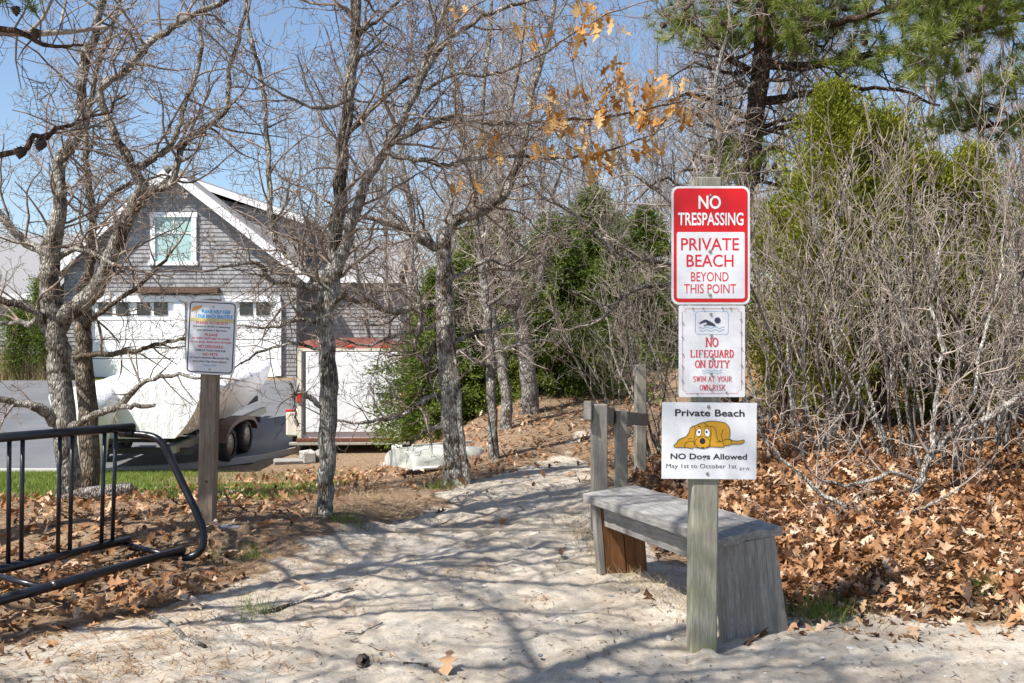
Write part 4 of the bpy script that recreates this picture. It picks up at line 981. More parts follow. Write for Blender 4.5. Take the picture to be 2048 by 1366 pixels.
for yy in (355, 392): strips(s2, [[z8(385 + i * 27, yy + (11 if i % 4 in (1, 2) else -5) * 1) for i in range(13)]], .0016, M['blue_line'], -.0012, 'wave_symbol')
for yy in (915, 947): strips(s2, [[z8(412 + i * 22.3, yy + (9 if i % 4 in (1, 2) else -5)) for i in range(13)]], .0014, M['blue_line'], -.0012, 'wave_symbol')
slab(s2, 'NO', *b8(462, 632, 490, 610), M['red_faded'], -.0012, .0052)
slab(s2, 'LIFEGUARD', *b8(258, 834, 650, 747), M['red_faded'], -.0012, .0046)
slab(s2, 'ON DUTY', *b8(322, 774, 785, 882), M['red_faded'], -.0012, .0046)
slab(s2, 'SWIM AT YOUR', *b8(296, 804, 992, 1062), M['red_faded'], -.0012, .0026)
slab(s2, 'OWN RISK', *b8(382, 722, 1102, 1176), M['red_faded'], -.0012, .0026)
for (x, y) in ((530, 185), (537, 462), (556, 760), (537, 963), (538, 1165)): bolt(s2, *z8(x, y), .0036, -.0014)
for (x, y) in ((298, 112), (432, 110), (680, 108), (790, 110), (922, 255), (924, 423), (930, 630), (932, 853), (928, 1055), (165, 297), (160, 483), (167, 707), (162, 863), (163, 1052), (353, 1220), (733, 1200)): bolt(s2, *z8(x, y), .0022, -.0012)

s3, q3, k3 = panel_on(post, 'sign_panel', 'white NO DOGS ALLOWED sign with a drawing of a lying dog', 1323.5, 1513, 805, 958, ds, M['white_sign'], 0, math.radians(.5))
for v in s3.data.vertices: v.co.y += .010 * (v.co.x / .18) ** 2 * 0
z7 = lambda x, y: q3(1310 + x / 7.59, 790 + y / 7.59)
def b7(x0, x1, y0, y1): a = z7(x0, y1); b = z7(x1, y0); return a[0], b[0], a[1], b[1]
lettering(s3, 'Private Beach', *b7(300, 1355, 218, 325), M['black_text'], -.0012, .018)
lettering(s3, 'NO Dogs Allowed', *b7(235, 1395, 888, 1003), M['black_text'], -.0012, .018)
lettering(s3, 'May 1st to October 1st', *b7(172, 1240, 1045, 1130), M['black_text'], -.0012, -.004)
lettering(s3, 'B.P.W.', *b7(1288, 1447, 1095, 1138), M['black_text'], -.0012, -.006)
BODY = [(285, 765), (320, 740), (350, 690), (400, 660), (470, 630), (510, 570), (530, 510), (570, 475), (620, 462), (680, 430), (760, 410), (850, 393), (960, 402), (1040, 415), (1100, 455), (1130, 520), (1135, 600), (1125, 640), (1160, 680), (1220, 693), (1290, 690), (1330, 677), (1355, 685), (1345, 715), (1290, 740), (1160, 745), (1110, 768), (1045, 765), (1035, 790), (850, 785), (820, 790), (740, 805), (640, 800), (590, 790), (560, 812), (480, 800), (310, 798), (288, 785), (285, 765)]
bd = catmull(BODY, 3)
flat(s3, [z7(*p) for p in bd[:-1]], M['dog'], -.0012, 'dog_drawing')
mb = MB(); mb.strip([z7(*p) for p in bd], .0022, -.0020)
for L in [[(590, 475), (605, 520), (602, 600), (590, 690), (600, 770)], [(815, 470), (880, 480), (915, 520), (930, 600), (950, 670), (990, 700)], [(838, 490), (848, 600), (835, 700), (833, 775)], [(1030, 520), (1010, 580), (1010, 640), (1025, 680)], [(1015, 695), (1090, 665), (1150, 685), (1155, 740)], [(920, 710), (1020, 705), (1045, 765)], [(450, 800), (455, 745), (510, 705), (570, 705), (600, 745)], [(640, 482), (675, 474), (700, 500)], [(735, 492), (770, 472), (815, 492)], [(740, 430), (775, 445), (800, 470)], [(500, 672), (530, 662), (555, 660)]]:
    mb.strip([z7(*p) for p in catmull(L, 4)], .0018, -.0020)
mb.build('drawing_lines', M['black_text'], s3, Vector((0, 0, 0)))
def ell(cx_, cy_, rx, ry, rot=0, n=22):
    return [z7(cx_ + rx * math.cos(a) * math.cos(rot) - ry * math.sin(a) * math.sin(rot), cy_ + rx * math.cos(a) * math.sin(rot) + ry * math.sin(a) * math.cos(rot)) for a in np.linspace(0, 2 * PI, n)[:-1]]
for (e, mt, y, nm) in ((ell(720, 722, 116, 92), 'black_text', -.0023, 'muzzle_outline'), (ell(720, 722, 109, 85), 'dog', -.0026, 'muzzle'), (ell(718, 698, 43, 46), 'black_text', -.0030, 'nose'),
                       (ell(660, 570, 43, 65, .2), 'black_text', -.0023, 'eye_outline'), (ell(660, 570, 36, 58, .2), 'white_text', -.0026, 'eye'), (ell(664, 562, 17, 18), 'black_text', -.0030, 'pupil'),
                       (ell(788, 572, 45, 65, -.2), 'black_text', -.0023, 'eye_outline'), (ell(788, 572, 38, 58, -.2), 'white_text', -.0026, 'eye'), (ell(778, 560, 17, 18), 'black_text', -.0030, 'pupil')):
    flat(s3, e, M[mt], y, nm)
flat(s3, [z7(*p) for p in ((690, 800), (720, 786), (750, 800), (725, 808))], M['black_text'], -.0031, 'mouth')
bolt(s3, *z7(805, 178), .0045); bolt(s3, *z7(795, 1192), .0040)

# ------------------------------------------------------------------ beach-rules sign on the left
d2 = 6.2
b2 = W(414, 1045, d2 + .05); b2.z = gz(b2.x, b2.y)
post2 = empty('sign_post', (b2.x, d2 + .05, b2.z - .03), 'brown wooden post with the PLEASE HELP KEEP OUR BEACH BEAUTIFUL sign', 'sign post', rot=(0, math.radians(1.3), 0))
hp = (CAMZ - (598 - HY) / F * (d2 + .05)) - b2.z + .03
mb = MB(); mb.box((0, 0, hp / 2), (.098, .095, hp), bev=.006); mb.build('post', M['post2'], post2, Vector((0, 0, 0)))
mb = MB(); mb.tube([(0.006, -.0455, .29), (.006, -.0505, .29)], [.009, .009], 12); mb.build('knot_hole', M['brown_wood'], post2, Vector((0, 0, 0)))
s4, q4, k4 = panel_on(post2, 'sign_panel', 'white beach-rules sign with black border and blue heading', 373, 472, 601, 749, d2 - .012, M['alu'], .03, math.radians(2.8))
z1f = lambda x, y: q4(340 + x / 6.21, 560 + y / 6.21)
def b1(x0, x1, yc, h): a = z1f(x0, yc + h / 2); b = z1f(x1, yc - h / 2); return a[0], b[0], a[1], b[1]
x0, z0 = q4(376.5, 745.5); x1, z1 = q4(468.5, 604.5)
flat_ring(s4, rrect(x0, x1, z0, z1, .024), rrect(x0 + .0062, x1 - .0062, z0 + .0062, z1 - .0062, .019), M['black_text'], -.0012, 'black_border')
flat(s4, [z1f(*p) for p in ((237, 478), (790, 478), (790, 522), (237, 522))][::-1], M['tan_print'], -.0010, 'sand_band')
for (tx, xa, xb, yc, h, mt, bo_) in (('PLEASE HELP KEEP', 378, 738, 393, 46, 'blue_text', .03), ('OUR BEACH BEAUTIFUL', 335, 772, 452, 48, 'blue_text', .03), ('PLEASE, NO BOATS', 318, 712, 537, 38, 'red_text', .01),
        ('moored or driven in swimming', 285, 740, 582, 36, 'navy_text', .008), ('area between 2 big rocks', 330, 700, 627, 36, 'navy_text', .008), ('PLEASE', 433, 592, 682, 34, 'red_text', .01), ('no chairs, beach gear or people', 278, 742, 727, 36, 'red_text', .008),
        ('on sea grass, dunes and rock walls', 255, 768, 773, 36, 'red_text', .008), ('NO LIFEGUARD', 357, 667, 828, 36, 'red_text', .012), ('SWIM AT YOUR OWN RISK', 320, 703, 877, 27, 'navy_text', .008), ('NO PETS', 420, 603, 925, 36, 'red_text', .012),
        ('on beach between Memorial Day', 262, 750, 970, 36, 'navy_text', .008), ('and Labor Day (town bylaw)', 300, 718, 1016, 38, 'navy_text', .008), ('Thank you. BPW', 425, 597, 1063, 26, 'blue_text', .008)):
    lettering(s4, tx, *b1(xa, xb, yc, h), M[mt], -.0015, bo_)
flat(s4, [z1f(*p) for p in catmull([(245, 405), (262, 365), (300, 335), (375, 322), (365, 350), (330, 375), (290, 385), (245, 405)], 3)[:-1]], M['orange_print'], -.0015, 'umbrella_drawing')
mb = MB(); mb.strip([z1f(313, 365), z1f(313, 478)], .0012, -.0017); mb.build('umbrella_pole', M['navy_text'], s4, Vector((0, 0, 0)))
bolt(s4, *z1f(520, 332), .0042); bolt(s4, *z1f(512, 1113), .0042)

# ------------------------------------------------------------------ bench
Fo = Vector((.873, 4.10, gz(.873, 4.10) - .02)); u = Vector((-.356, .934, 0)).normalized(); vv = Vector((u.y, -u.x, 0))
bench = empty('bench', Fo, 'low weathered plank bench behind the main sign post', 'bench')
bench.rotation_euler = (0, math.radians(-5), math.atan2(u.y, u.x) - PI / 2)     # local y runs along the bench, local x across it
BL_, BW, BH = 1.24, .285, .455
def loc_build(mb, nm, mt, par): return mb.build(nm, mt, par, Vector((0, 0, 0)))
rgb = random.Random(3)
mb = MB(); ny_ = 26; nx_ = 7; top = []; bot = []
for j in range(ny_):
    ra = []; rb_ = []
    for i in range(nx_):
        x = -.015 + (BW + .03) * i / (nx_ - 1); y = -.03 + (BL_ + .05) * j / (ny_ - 1); z = BH + rgb.uniform(-.0018, .0018)
        if i in (0, nx_ - 1): z -= .004; y += rgb.uniform(-.002, .002); x += rgb.uniform(-.003, .003)
        if j == 0: y += rgb.uniform(0, .012) + (.03 * rgb.random() if 3 <= i <= 5 else 0); z -= .006 + (.014 * rgb.random() if 3 <= i <= 5 else 0)
        ra.append(mb.bm.verts.new((x, y, z))); rb_.append(mb.bm.verts.new((x, y + (.004 if j == 0 else 0), BH - .045)))
    top.append(ra); bot.append(rb_)
for j in range(ny_ - 1):
    for i in range(nx_ - 1):
        mb.bm.faces.new((top[j][i], top[j][i + 1], top[j + 1][i + 1], top[j + 1][i])); mb.bm.faces.new((bot[j][i], bot[j + 1][i], bot[j + 1][i + 1], bot[j][i + 1]))
    mb.bm.faces.new((top[j][0], top[j + 1][0], bot[j + 1][0], bot[j][0])); mb.bm.faces.new((top[j][-1], bot[j][-1], bot[j + 1][-1], top[j + 1][-1]))
for i in range(nx_ - 1):
    mb.bm.faces.new((top[0][i], bot[0][i], bot[0][i + 1], top[0][i + 1])); mb.bm.faces.new((top[-1][i], top[-1][i + 1], bot[-1][i + 1], bot[-1][i]))
seat = loc_build(mb, 'seat', M['bench_grey'], bench)
mb = MB(); mb.prism([(.0, -.03), (BW + .028, -.03), (BW - .005, BH - .047), (.0, BH - .047)], .04, Matrix.Translation((0, .0, 0)))
pan = loc_build(mb, 'end_panel', M['bench_panel'], bench); pan['label'] = 'grey nail-studded end board'
for k in range(14):
    x, z = rgb.uniform(.03, BW - .02), rgb.uniform(.05, BH - .07)
    mb = MB(); mb.tube([(x, .001, z), (x, -.0015, z)], [.0035, .0035], 8); loc_build(mb, 'nail', M['stone_dark'], pan)
mb = MB(); mb.box((.055, .06 + .55, BH - .045 - .062), (.035, 1.06, .115), bev=.003); loc_build(mb, 'apron', M['bench_grey'], bench)
for i, (xa, w_, mt) in enumerate(((.005, .035, 'bench_panel'), (.042, .118, 'bench_brown'), (.166, .12, 'bench_brown'))):
    mb = MB(); mb.box((xa + w_ / 2, BL_ - .045 + .003 * i, (BH - .047) / 2 - .03), (w_, .045, BH - .047 + .06), bev=.003, taper=(1.0, 1)); o = loc_build(mb, 'leg_board', M[mt], bench)
    if i: o['label'] = 'reddish brown leg board'

# ------------------------------------------------------------------ rail beside the path
r1 = Vector((.574, 6.6, 0)); r2 = Vector((.86, 7.9, 0)); r3 = Vector((1.18, 9.2, 0))
rail = empty('handrail', (r1.x, r1.y, gz(r1.x, r1.y)), 'grey wooden handrail on three posts beyond the bench', 'handrail')
for p, zt, w_ in ((r1, .81, .098), (r2, .68, .092), (r3, 1.02, .095)):
    g = gz(p.x, p.y); mb = MB(); mb.box((p.x, p.y, (zt + g - .1) / 2), (w_, w_, zt - g + .1), rot=.1, bev=.006); mb.build('post', M['rail_wood'], rail)
def beam(a, b, w_, h, bev=.004):
    a, b = Vector(a), Vector(b); dd = b - a; mb = MB(); q_ = dd.to_track_quat('Y', 'Z').to_matrix().to_4x4()
    return mb.box((a + b) / 2, (w_, dd.length, h), rot=q_, bev=bev)
beam((.49, 6.50, .775), (.80, 7.98, .63), .05, .125).build('rail', M['rail_wood_x'], rail)
beam((.80, 8.02, .62), (1.22, 9.12, .52), .05, .11).build('rail', M['rail_wood_x'], rail)
# step board across the path
a = W(790, 1066, 6.42); b = W(1150, 1082, 6.32)
stp = MB(); stp.box(((a.x + b.x) / 2, 6.41, gz(0, 6.36) - .045), (b.x - a.x, .045, .13), rot=-.03, bev=.006)
tag(stp.build('step_board', M['old_wood']), 'sand-covered timber step board across the path', 'step')

# ------------------------------------------------------------------ bike rack
rack = empty('bike_rack', (-2.2, 5.2, gz(-2.2, 5.2)), 'black tubular steel bike rack at the left edge', 'bike rack')
R_ = .0215
na, nb_ = W(-60, 1217, 4.35), W(366, 1100, 5.56); fa, fb = W(-60, 1153, 4.95), W(258, 1080, 5.85); ta, tb = W(-60, 880, 4.95), W(266, 854, 5.86)
mb = MB(); mb.tube([na, nb_], R_ * 1.08, 16); mb.build('bottom_rail', M['black_pipe'], rack)
mb = MB(); mb.tube([fa, fb], R_ * 1.08, 16); mb.build('bottom_rail', M['black_pipe'], rack)
mb = MB(); mb.tube([ta, tb], R_ * 1.15, 16); mb.build('top_rail', M['black_pipe'], rack)
for px in (-32, -8, 17, 43, 116, 140, 203, 225):
    t_ = (px + 60) / 318.0; d_ = 1 / ((1 - t_) / 4.95 + t_ / 5.85); f_ = (d_ - 4.95) / .90
    p0 = fa.lerp(fb, f_); p1 = ta.lerp(tb, f_)
    mb = MB(); mb.tube([p0, p1], .0115, 10); mb.build('upright_bar', M['black_pipe'], rack)
LP = [(240, 866, 5.86), (262, 868, 5.85), (296, 871, 5.83), (318, 880, 5.81), (334, 900, 5.79), (350, 935, 5.76), (374, 985, 5.72), (396, 1030, 5.66), (407, 1062, 5.62), (406, 1090, 5.59), (393, 1108, 5.58), (372, 1115, 5.57), (345, 1112, 5.56)]
mb = MB(); C = catmull([tuple(W(*p)) for p in LP], 5); mb.tube(C, R_, 14); mb.build('end_loop', M['black_pipe'], rack)
mb = MB(); c0 = W(268, 866, 5.85); c1 = W(242, 865, 5.86); mb.tube([c1, c0], R_ * 1.35, 14); mb.build('coupling', M['black_pipe'], rack)
mb = MB(); mb.tube([W(250, 1088, 5.83), W(345, 1112, 5.60)], .016, 10); mb.build('cross_bar', M['black_pipe'], rack)
mb = MB(); mb.tube([W(-30, 1145, 4.99), W(88, 1175, 4.72)], .016, 10); mb.build('cross_bar', M['black_pipe'], rack)
mb = MB(); mb.tube([W(105, 1163, 4.72), W(110, 1168, 4.69)], .008, 8); mb.build('bolt', M['steel'], rack)

# ------------------------------------------------------------------ house
dH = 31.0; kH = dH / F; HG = gz(-8, dH)
house = empty('house', (W(345, 700, dH).x, dH, HG), 'grey shingled house with steep gable over white garage doors', 'house')
def hp_(px, py): v = W(px, py, dH); return v.x, v.z
AX, AZ = hp_(345, 338); LX, LZ = hp_(112, 545); RX, RZ = hp_(612, 545)
def gable_x(z):
    if z <= LZ: return LX + .25, RX - .3
    f = (z - LZ) / (AZ - LZ); return LX + (AX - LX) * f + .12, RX + (AX - RX) * f - .12
mb = MB(); z = HG - .1; wl, wr = hp_(175, 0)[0], hp_(560, 0)[0]
def course(mb, x0, x1, x2, x3, z0, z1, y): mb.quad((x0, y - .02, z0), (x1, y - .02, z0), (x3, y, z1), (x2, y, z1)); mb.quad((x0, y, z0), (x1, y, z0), (x1, y - .02, z0), (x0, y - .02, z0))
dtop = hp_(0, 585)[1]
while z < AZ - .15:
    z1_ = z + .13; a0, a1 = gable_x(z); b0, b1_ = gable_x(z1_)
    if z1_ < dtop:
        course(mb, a0, wl, b0, wl, z, z1_, dH); course(mb, wr, a1, wr, b1_, z, z1_, dH)
    else: course(mb, a0, a1, b0, b1_, z, z1_, dH)
    z = z1_
mb.build('shingle_wall', M['shingle'], house)
mb = MB()   # body behind the gable wall
LZb = LZ - .12
P = [(LX + .25, HG - .1), (RX - .3, HG - .1), (RX - .3, LZb), (AX, AZ - .3), (LX + .25, LZb)]
mb.prism(P, 9.0, Matrix.Translation((0, dH + .03, 0))); mb.build('wall', M['shingle'], house)
def slab_roof(nm, p0, p1, y0, y1, th, mt):
    (x0, z0), (x1, z1) = p0, p1; n = Vector((-(z1 - z0), 0, x1 - x0)).normalized() * th
    if n.z < 0: n = -n
    mb = MB(); P = [Vector((x0, 0, z0)), Vector((x1, 0, z1)), Vector((x1, 0, z1)) + n, Vector((x0, 0, z0)) + n]
    mb.prism([(p.x, p.z) for p in P], y1 - y0, Matrix.Translation((0, y0, 0))); return mb.build(nm, mt, house)
slab_roof('roof', (LX - .1, LZ - .1), (AX, AZ), dH - .35, dH + 9.2, .12, M['roof'])
slab_roof('roof', (RX + .1, RZ - .1), (AX, AZ), dH - .35, dH + 9.2, .12, M['roof'])
slab_roof('rake_board', (LX - .1, LZ - .36), (AX, AZ - .26), dH - .42, dH - .33, .25, M['white_paint'])
slab_roof('rake_board', (RX + .1, RZ - .36), (AX, AZ - .26), dH - .42, dH - .33, .25, M['white_paint'])
# shed dormer on the right slope, set back
X0, Z0 = hp_(380, 352); X1, Z1 = hp_(596, 424)
mb = MB(); mb.prism([(X0, Z0 - .4), (X1 - .15, Z1 - .12), (X1 - .15, Z1 - 1.9), (X0, Z0 - .6)][::-1], 5.0, Matrix.Translation((0, dH + 1.0, 0))); mb.build('dormer_wall', M['shingle'], house)
slab_roof('dormer_roof', (X0 - .3, Z0 + .03), (X1, Z1 - .1), dH + .75, dH + 6.2, .1, M['roof'])
slab_roof('dormer_trim', (X0 - .3, Z0 - .13), (X1, Z1 - .26), dH + .68, dH + .78, .2, M['white_paint'])
# gable window
def window(px0, px1, py0, py1, y, glass, par, rows=2, cols=2, split=.36):
    x0, z1 = hp_(px0, py0); x1, z0 = hp_(px1, py1); w = .15
    win = empty('window', (0, 0, 0)); win.parent = par; win.location = -Vector(par.location)
    mb = MB(); xm, zm = (x0 + x1) / 2, (z0 + z1) / 2
    mb.box((x0 + w / 2, y - .05, zm), (w, .08, z1 - z0)); mb.box((x1 - w / 2, y - .05, zm), (w, .08, z1 - z0)); mb.box((xm, y - .055, z1 - w / 2), (x1 - x0 + .06, .09, w)); mb.box((xm, y - .06, z0 + w * .4), (x1 - x0 + .1, .12, w * .8))
    mb.build('frame', M['white_paint'], win, Vector((0, 0, 0)))
    mb = MB(); mb.box((xm, y - .03, zm), (x1 - x0 - 2 * w + .01, .012, z1 - z0 - 1.6 * w)); mb.build('pane', glass, win, Vector((0, 0, 0)))
    mb = MB(); zs = z1 - w - (z1 - z0 - 2 * w) * split
    mb.box((xm, y - .045, zs), (x1 - x0 - 2 * w, .02, .05)); mb.box((xm, y - .045, (zs + z1 - w) / 2), (.03, .02, z1 - w - zs)); mb.build('muntin', M['white_paint'], win, Vector((0, 0, 0)))
window(302, 394, 425, 531, dH, M['glass_teal'], house)
# garage: white surround, two doors with small panes
x0, zt = hp_(172, 592); x1, _ = hp_(562, 592); zd = hp_(0, 604)[1]
mb = MB(); mb.box(((x0 + x1) / 2, dH - .06, zt - .09), (x1 - x0, .14, .2)); mb.build('door_header', M['white_paint'], house)
mb = MB(); x2 = hp_(275, 0)[0]; x3 = hp_(440, 0)[0]; mb.box(((x2 + x3) / 2, dH - .15, hp_(0, 581)[1]), (x3 - x2, .3, .16)); mb.build('pergola_beam', M['brown_wood'], house)
for (pa_, pb_) in ((172, 184), (350, 372), (552, 564)):
    xa, xb = hp_(pa_, 0)[0], hp_(pb_, 0)[0]; mb = MB(); mb.box(((xa + xb) / 2, dH - .055, (zt - .2 + HG) / 2), (xb - xa, .15, zt - .2 - HG)); mb.build('door_post', M['white_paint'], house)
for (pa_, pb_, panes) in ((184, 350, ((198, 224), (233, 258), (275, 301), (309, 336))), (372, 552, ((385, 411), (420, 446), (480, 506), (513, 540)))):
    xa, xb = hp_(pa_, 0)[0], hp_(pb_, 0)[0]; zb = HG - .05; za = zt - .19
    door = empty('garage_door', (0, 0, 0)); door.parent = house; door.location = -Vector(house.location)
    n = 4; hh = (za - zb) / n
    for i in range(n):
        mb = MB(); mb.box(((xa + xb) / 2, dH - .01, zb + hh * (i + .5)), (xb - xa - .02, .05, hh - .025), bev=.008); mb.build('door_panel', M['door_white'], door, Vector((0, 0, 0)))
    for (p0, p1) in panes:
        a_, zt_ = hp_(p0, 605); b_, zb_ = hp_(p1, 630); mb = MB(); mb.box(((a_ + b_) / 2, dH - .045, (zt_ + zb_) / 2), (b_ - a_, .03, zt_ - zb_)); mb.build('pane', M['glass_dark'], door, Vector((0, 0, 0)))
# wings
def wing(label, px0, px1, pyr, pye, y, depth):
    x0, zr = W(px0, pyr, y).x, W(0, pyr, y + depth / 2).z; x1, ze = W(px1, pye, y).x, W(0, pye, y).z
    w = empty('house_wing', ((x0 + x1) / 2, y, gz((x0 + x1) / 2, y)), label, 'house')
    mb = MB(); z = gz((x0 + x1) / 2, y) - .1
    while z < ze - .05: course(mb, x0, x1, x0, x1, z, z + .13, y); z += .13
    mb.build('shingle_wall', M['shingle'], w)
    mb = MB(); mb.box(((x0 + x1) / 2, y + depth / 2 + .05, (ze + gz(x0, y)) / 2 - .1), (x1 - x0 - .02, depth - .1, ze - gz(x0, y))); mb.build('wall', M['shingle'], w)
    mb = MB(); mb.prism([(-.35, ze), (depth / 2, zr), (depth + .35, ze), (depth / 2, zr - .2)], x1 - x0, Matrix.Translation((x0, y, 0)) @ Matrix.Rotation(PI / 2, 4, 'Z') @ Matrix.Scale(-1, 4, (0, 1, 0))); mb.build('roof', M['roof'], w)
    mb = MB(); mb.box(((x0 + x1) / 2, y - .36, ze - .08), (x1 - x0, .06, .2)); mb.build('fascia', M['white_paint'], w); return w
wl_ = wing('low grey roofed house wing at the far left', -420, 118, 468, 590, 32.5, 7.0)
for (pa_, pb_) in ((10, 34), (42, 62)):
    mb = MB(); a_ = W(pa_, 605, 32.4); b_ = W(pb_, 680, 32.4); mb.box(((a_.x + b_.x) / 2, 32.42, (a_.z + b_.z) / 2), (b_.x - a_.x, .06, a_.z - b_.z)); o = mb.build('window', M['white_paint'], wl_)
    mb = MB(); mb.box(((a_.x + b_.x) / 2, 32.38, (a_.z + b_.z) / 2), (b_.x - a_.x - .12, .03, a_.z - b_.z - .14)); mb.build('pane', M['glass_dark'], o, Vector(wl_.location))
wing('low grey shingled house wing behind the white trailer', 560, 800, 480, 556, 32.2, 6.0)
# arborvitae and reeds
evergreen('arborvitae', 'taller narrow green arborvitae against the far left house wing', at(84, 29.9), 3.0, .34, 300, .07, M['arbor'], 41, 'column', .5, 8, 5, cat='shrub')
evergreen('arborvitae', 'shorter rounded green arborvitae at the far left', at(34, 29.9), 2.0, .42, 260, .07, M['arbor'], 42, 'column', .5, 8, 5, cat='shrub')
def blades(name, pts, h, w, rg, mat, lean=.35, label=None, cat=None, kind='stuff'):
    P = np.asarray(pts); n = len(P); hh = h * (.5 + rg.random((n, 1))) 
    u = np.concatenate([rg.normal(size=(n, 2)) * lean, np.ones((n, 1))], 1) * hh
    a = rg.random(n) * 2 * PI; v = np.stack([np.cos(a), np.sin(a), np.zeros(n)], 1) * w
    V = np.stack([P - v, P + v, P + u], 1).reshape(-1, 3); me = np_mesh(name, V, np.arange(3 * n).reshape(n, 3), False)
    add_attr(me, 'rnd', rg.random(n).repeat(3)); return tag(link(name, me, mat), label, cat, None, kind)
rg = np.random.default_rng(9)
n = 2600; x = -16.6 + rg.random(n) * 3.2; y = 29.75 + rg.random(n) * .8
blades('reeds', np.stack([x, y, ground_z(x, y)], 1), .75, .008, rg, M['drygrass'], .2, 'tan dry reeds along the far left edge of the driveway', 'reeds')

# ------------------------------------------------------------------ box trailer
tx, ty = W(700, 900, 18.2).x, 18.2; tg = gz(tx, ty)
trl = empty('box_trailer', (tx, ty, tg), 'old white box trailer with rusty rounded roof parked behind the oaks', 'trailer', rot=(0, 0, math.radians(4)))
TW, TH, TL, TB = 1.86, 1.62, 3.4, .28
O0 = Vector((0, 0, 0))
def rect_prof(w, h, zb, rise): return [(-w / 2, zb), (w / 2, zb), (w / 2, zb + h)] + [(w / 2 * math.cos(a), zb + h + rise * math.sin(a)) for a in np.linspace(0, PI, 11)[1:-1]] + [(-w / 2, zb + h)]
mb = MB(); mb.prism([(-TW / 2, TB), (TW / 2, TB), (TW / 2, TB + TH), (-TW / 2, TB + TH)], TL); body = mb.build('body', M['trailer_white'], trl, O0)
mb = MB(); mb.prism([(TW / 2 + .02, TB + TH + .004)] + [(TW / 2 * math.cos(a) * 1.0, TB + TH + .03 + .17 * math.sin(a) ** .6) for a in np.linspace(0.02, PI - .02, 15)] + [(-TW / 2 - .02, TB + TH + .004)], TL + .04, Matrix.Translation((0, -.02, 0))); mb.build('roof', M['trailer_roof'], trl, O0)
mb = MB(); mb.box((.04, -.025, TB + TH / 2 + .02), (TW - .2, .04, TH - .16), bev=.012); dr = mb.build('door', M['trailer_white'], trl, O0)
mb = MB(); mb.box((.60, -.06, TB + .80), (.26, .03, .035)); mb.box((.62, -.065, TB + .66), (.17, .03, .05)); mb.tube([(.74, -.06, TB + .62), (.74, -.06, TB + .95)], .014, 8); mb.build('latch', M['frame_dark'], dr, O0)
for x in (-TW / 2 + .03, TW / 2 - .03):
    mb = MB(); mb.box((x, -.02, TB + TH / 2), (.075, .05, TH), bev=.006); mb.build('corner_post', M['cream'], trl, O0)
mb = MB(); mb.box((-TW / 2 + .115, -.03, TB + TH / 2), (.035, .03, TH - .1)); mb.build('door_seal', M['frame_dark'], trl, O0)
mb = MB(); mb.box((0, -.04, TB - .035), (TW + .04, .1, .075), bev=.01); mb.build('bumper', M['rust'], trl, O0)
mb = MB(); mb.box((0, -.03, TB - .10), (TW + .3, .14, .05), bev=.006); mb.build('sill', M['bunk'], trl, O0)
mb = MB(); mb.box((0, -.03, TB + TH - .02), (TW, .03, .05)); mb.build('header', M['cream'], trl, O0)
for (x, z, w, h) in ((0.0, TB + TH + .035, .11, .04), (.62, TB + TH + .03, .11, .04), (-.62, TB + TH + .03, .11, .04)):
    mb = MB(); mb.box((x, -.045, z), (w, .04, h), bev=.008); mb.build('marker_light', M['red_lens'], trl, O0)
for (x, z, w, h) in ((-TW / 2 + .02, TB + .72, .085, .14), (TW / 2 + .04, TB + .78, .075, .17), (-TW / 2 - .13, TB + .50, .17, .05)):
    mb = MB(); mb.box((x, -.06, z), (w, .05, h), bev=.012); mb.build('tail_light', M['red_lens'], trl, O0)
mb = MB(); mb.box((-TW / 2 - .12, .5, TB + .25), (.22, .9, .45), bev=.03); mb.build('fender', M['cream'], trl, O0)
def wheel(par, c, r, w, ax=Vector((1, 0, 0))):
    wh = empty('wheel', c); wh.parent = par
    ax = ax.normalized(); mb = MB(); pr = [(-.49, .66), (-.5, .9), (-.36, 1.0), (.36, 1.0), (.5, .9), (.505, .66)]
    pr[0] = (-.505, .66)
    mb.tube([ax * (a * w) for a, _ in pr], [b * r for _, b in pr], 28, False); mb.build('tyre', M['tyre'], wh, O0)
    mb = MB(); mb.tube([ax * (a * w) for a in (-.42, -.40, -.1, .1, .40, .42)], [.02 * r, .66 * r, .55 * r, .55 * r, .66 * r, .02 * r], 24, False)
    for k in range(5):
        a = 2 * PI * k / 5
        for sd in (-1, 1):
            side = ax * (sd * w * .42); p = Vector((0, math.cos(a), math.sin(a))) * r * .3; mb.tube([side + p, side * 1.1 + p], .05 * r, 6)
    mb.build('rim', M['rim'], wh, O0); return wh
wheel(trl, (-TW / 2 - .1, .9, .29), .31, .2); wheel(trl, (TW / 2 + .1, .9, .29), .31, .2)
mb = MB(); mb.box((0, TL + .5, .35), (.08, 1.1, .08)); mb.build('tongue', M['frame_dark'], trl, O0)
# blocks under and beside it
def block(px, py, d, sz, rz, label, mt, tilt=0.0, name='concrete_block', cat='block', dz=None):
    p = W(px, py, d); g = gz(p.x, p.y)
    mb = MB(); mb.box((0, 0, sz[2] / 2), sz, bev=.02)
    for v in mb.bm.verts: v.co += Vector((random.Random(int(px * 7 + v.index)).uniform(-.01, .01),) * 3)
    o = mb.build(name, M[mt], None, O0); o.location = (p.x, p.y, g + (-.015 if dz is None else dz)); o.rotation_euler = (tilt, 0, rz); return tag(o, label, cat)
block(615, 905, 17.4, (.22, .4, .2), .4, 'grey concrete block under the left corner of the white trailer', 'block')
block(640, 908, 17.6, (.2, .26, .16), -.3, 'small broken concrete block leaning beside the trailer tyre', 'stone', .25)
block(588, 915, 17.3, (.7, .28, .08), .25, 'flat pale stone slab at the corner of the driveway', 'stone', name='stone_slab', cat='stone')
block(794, 890, 17.95, (.2, .2, .17), .1, 'white block supporting the right corner of the trailer', 'white_paint')

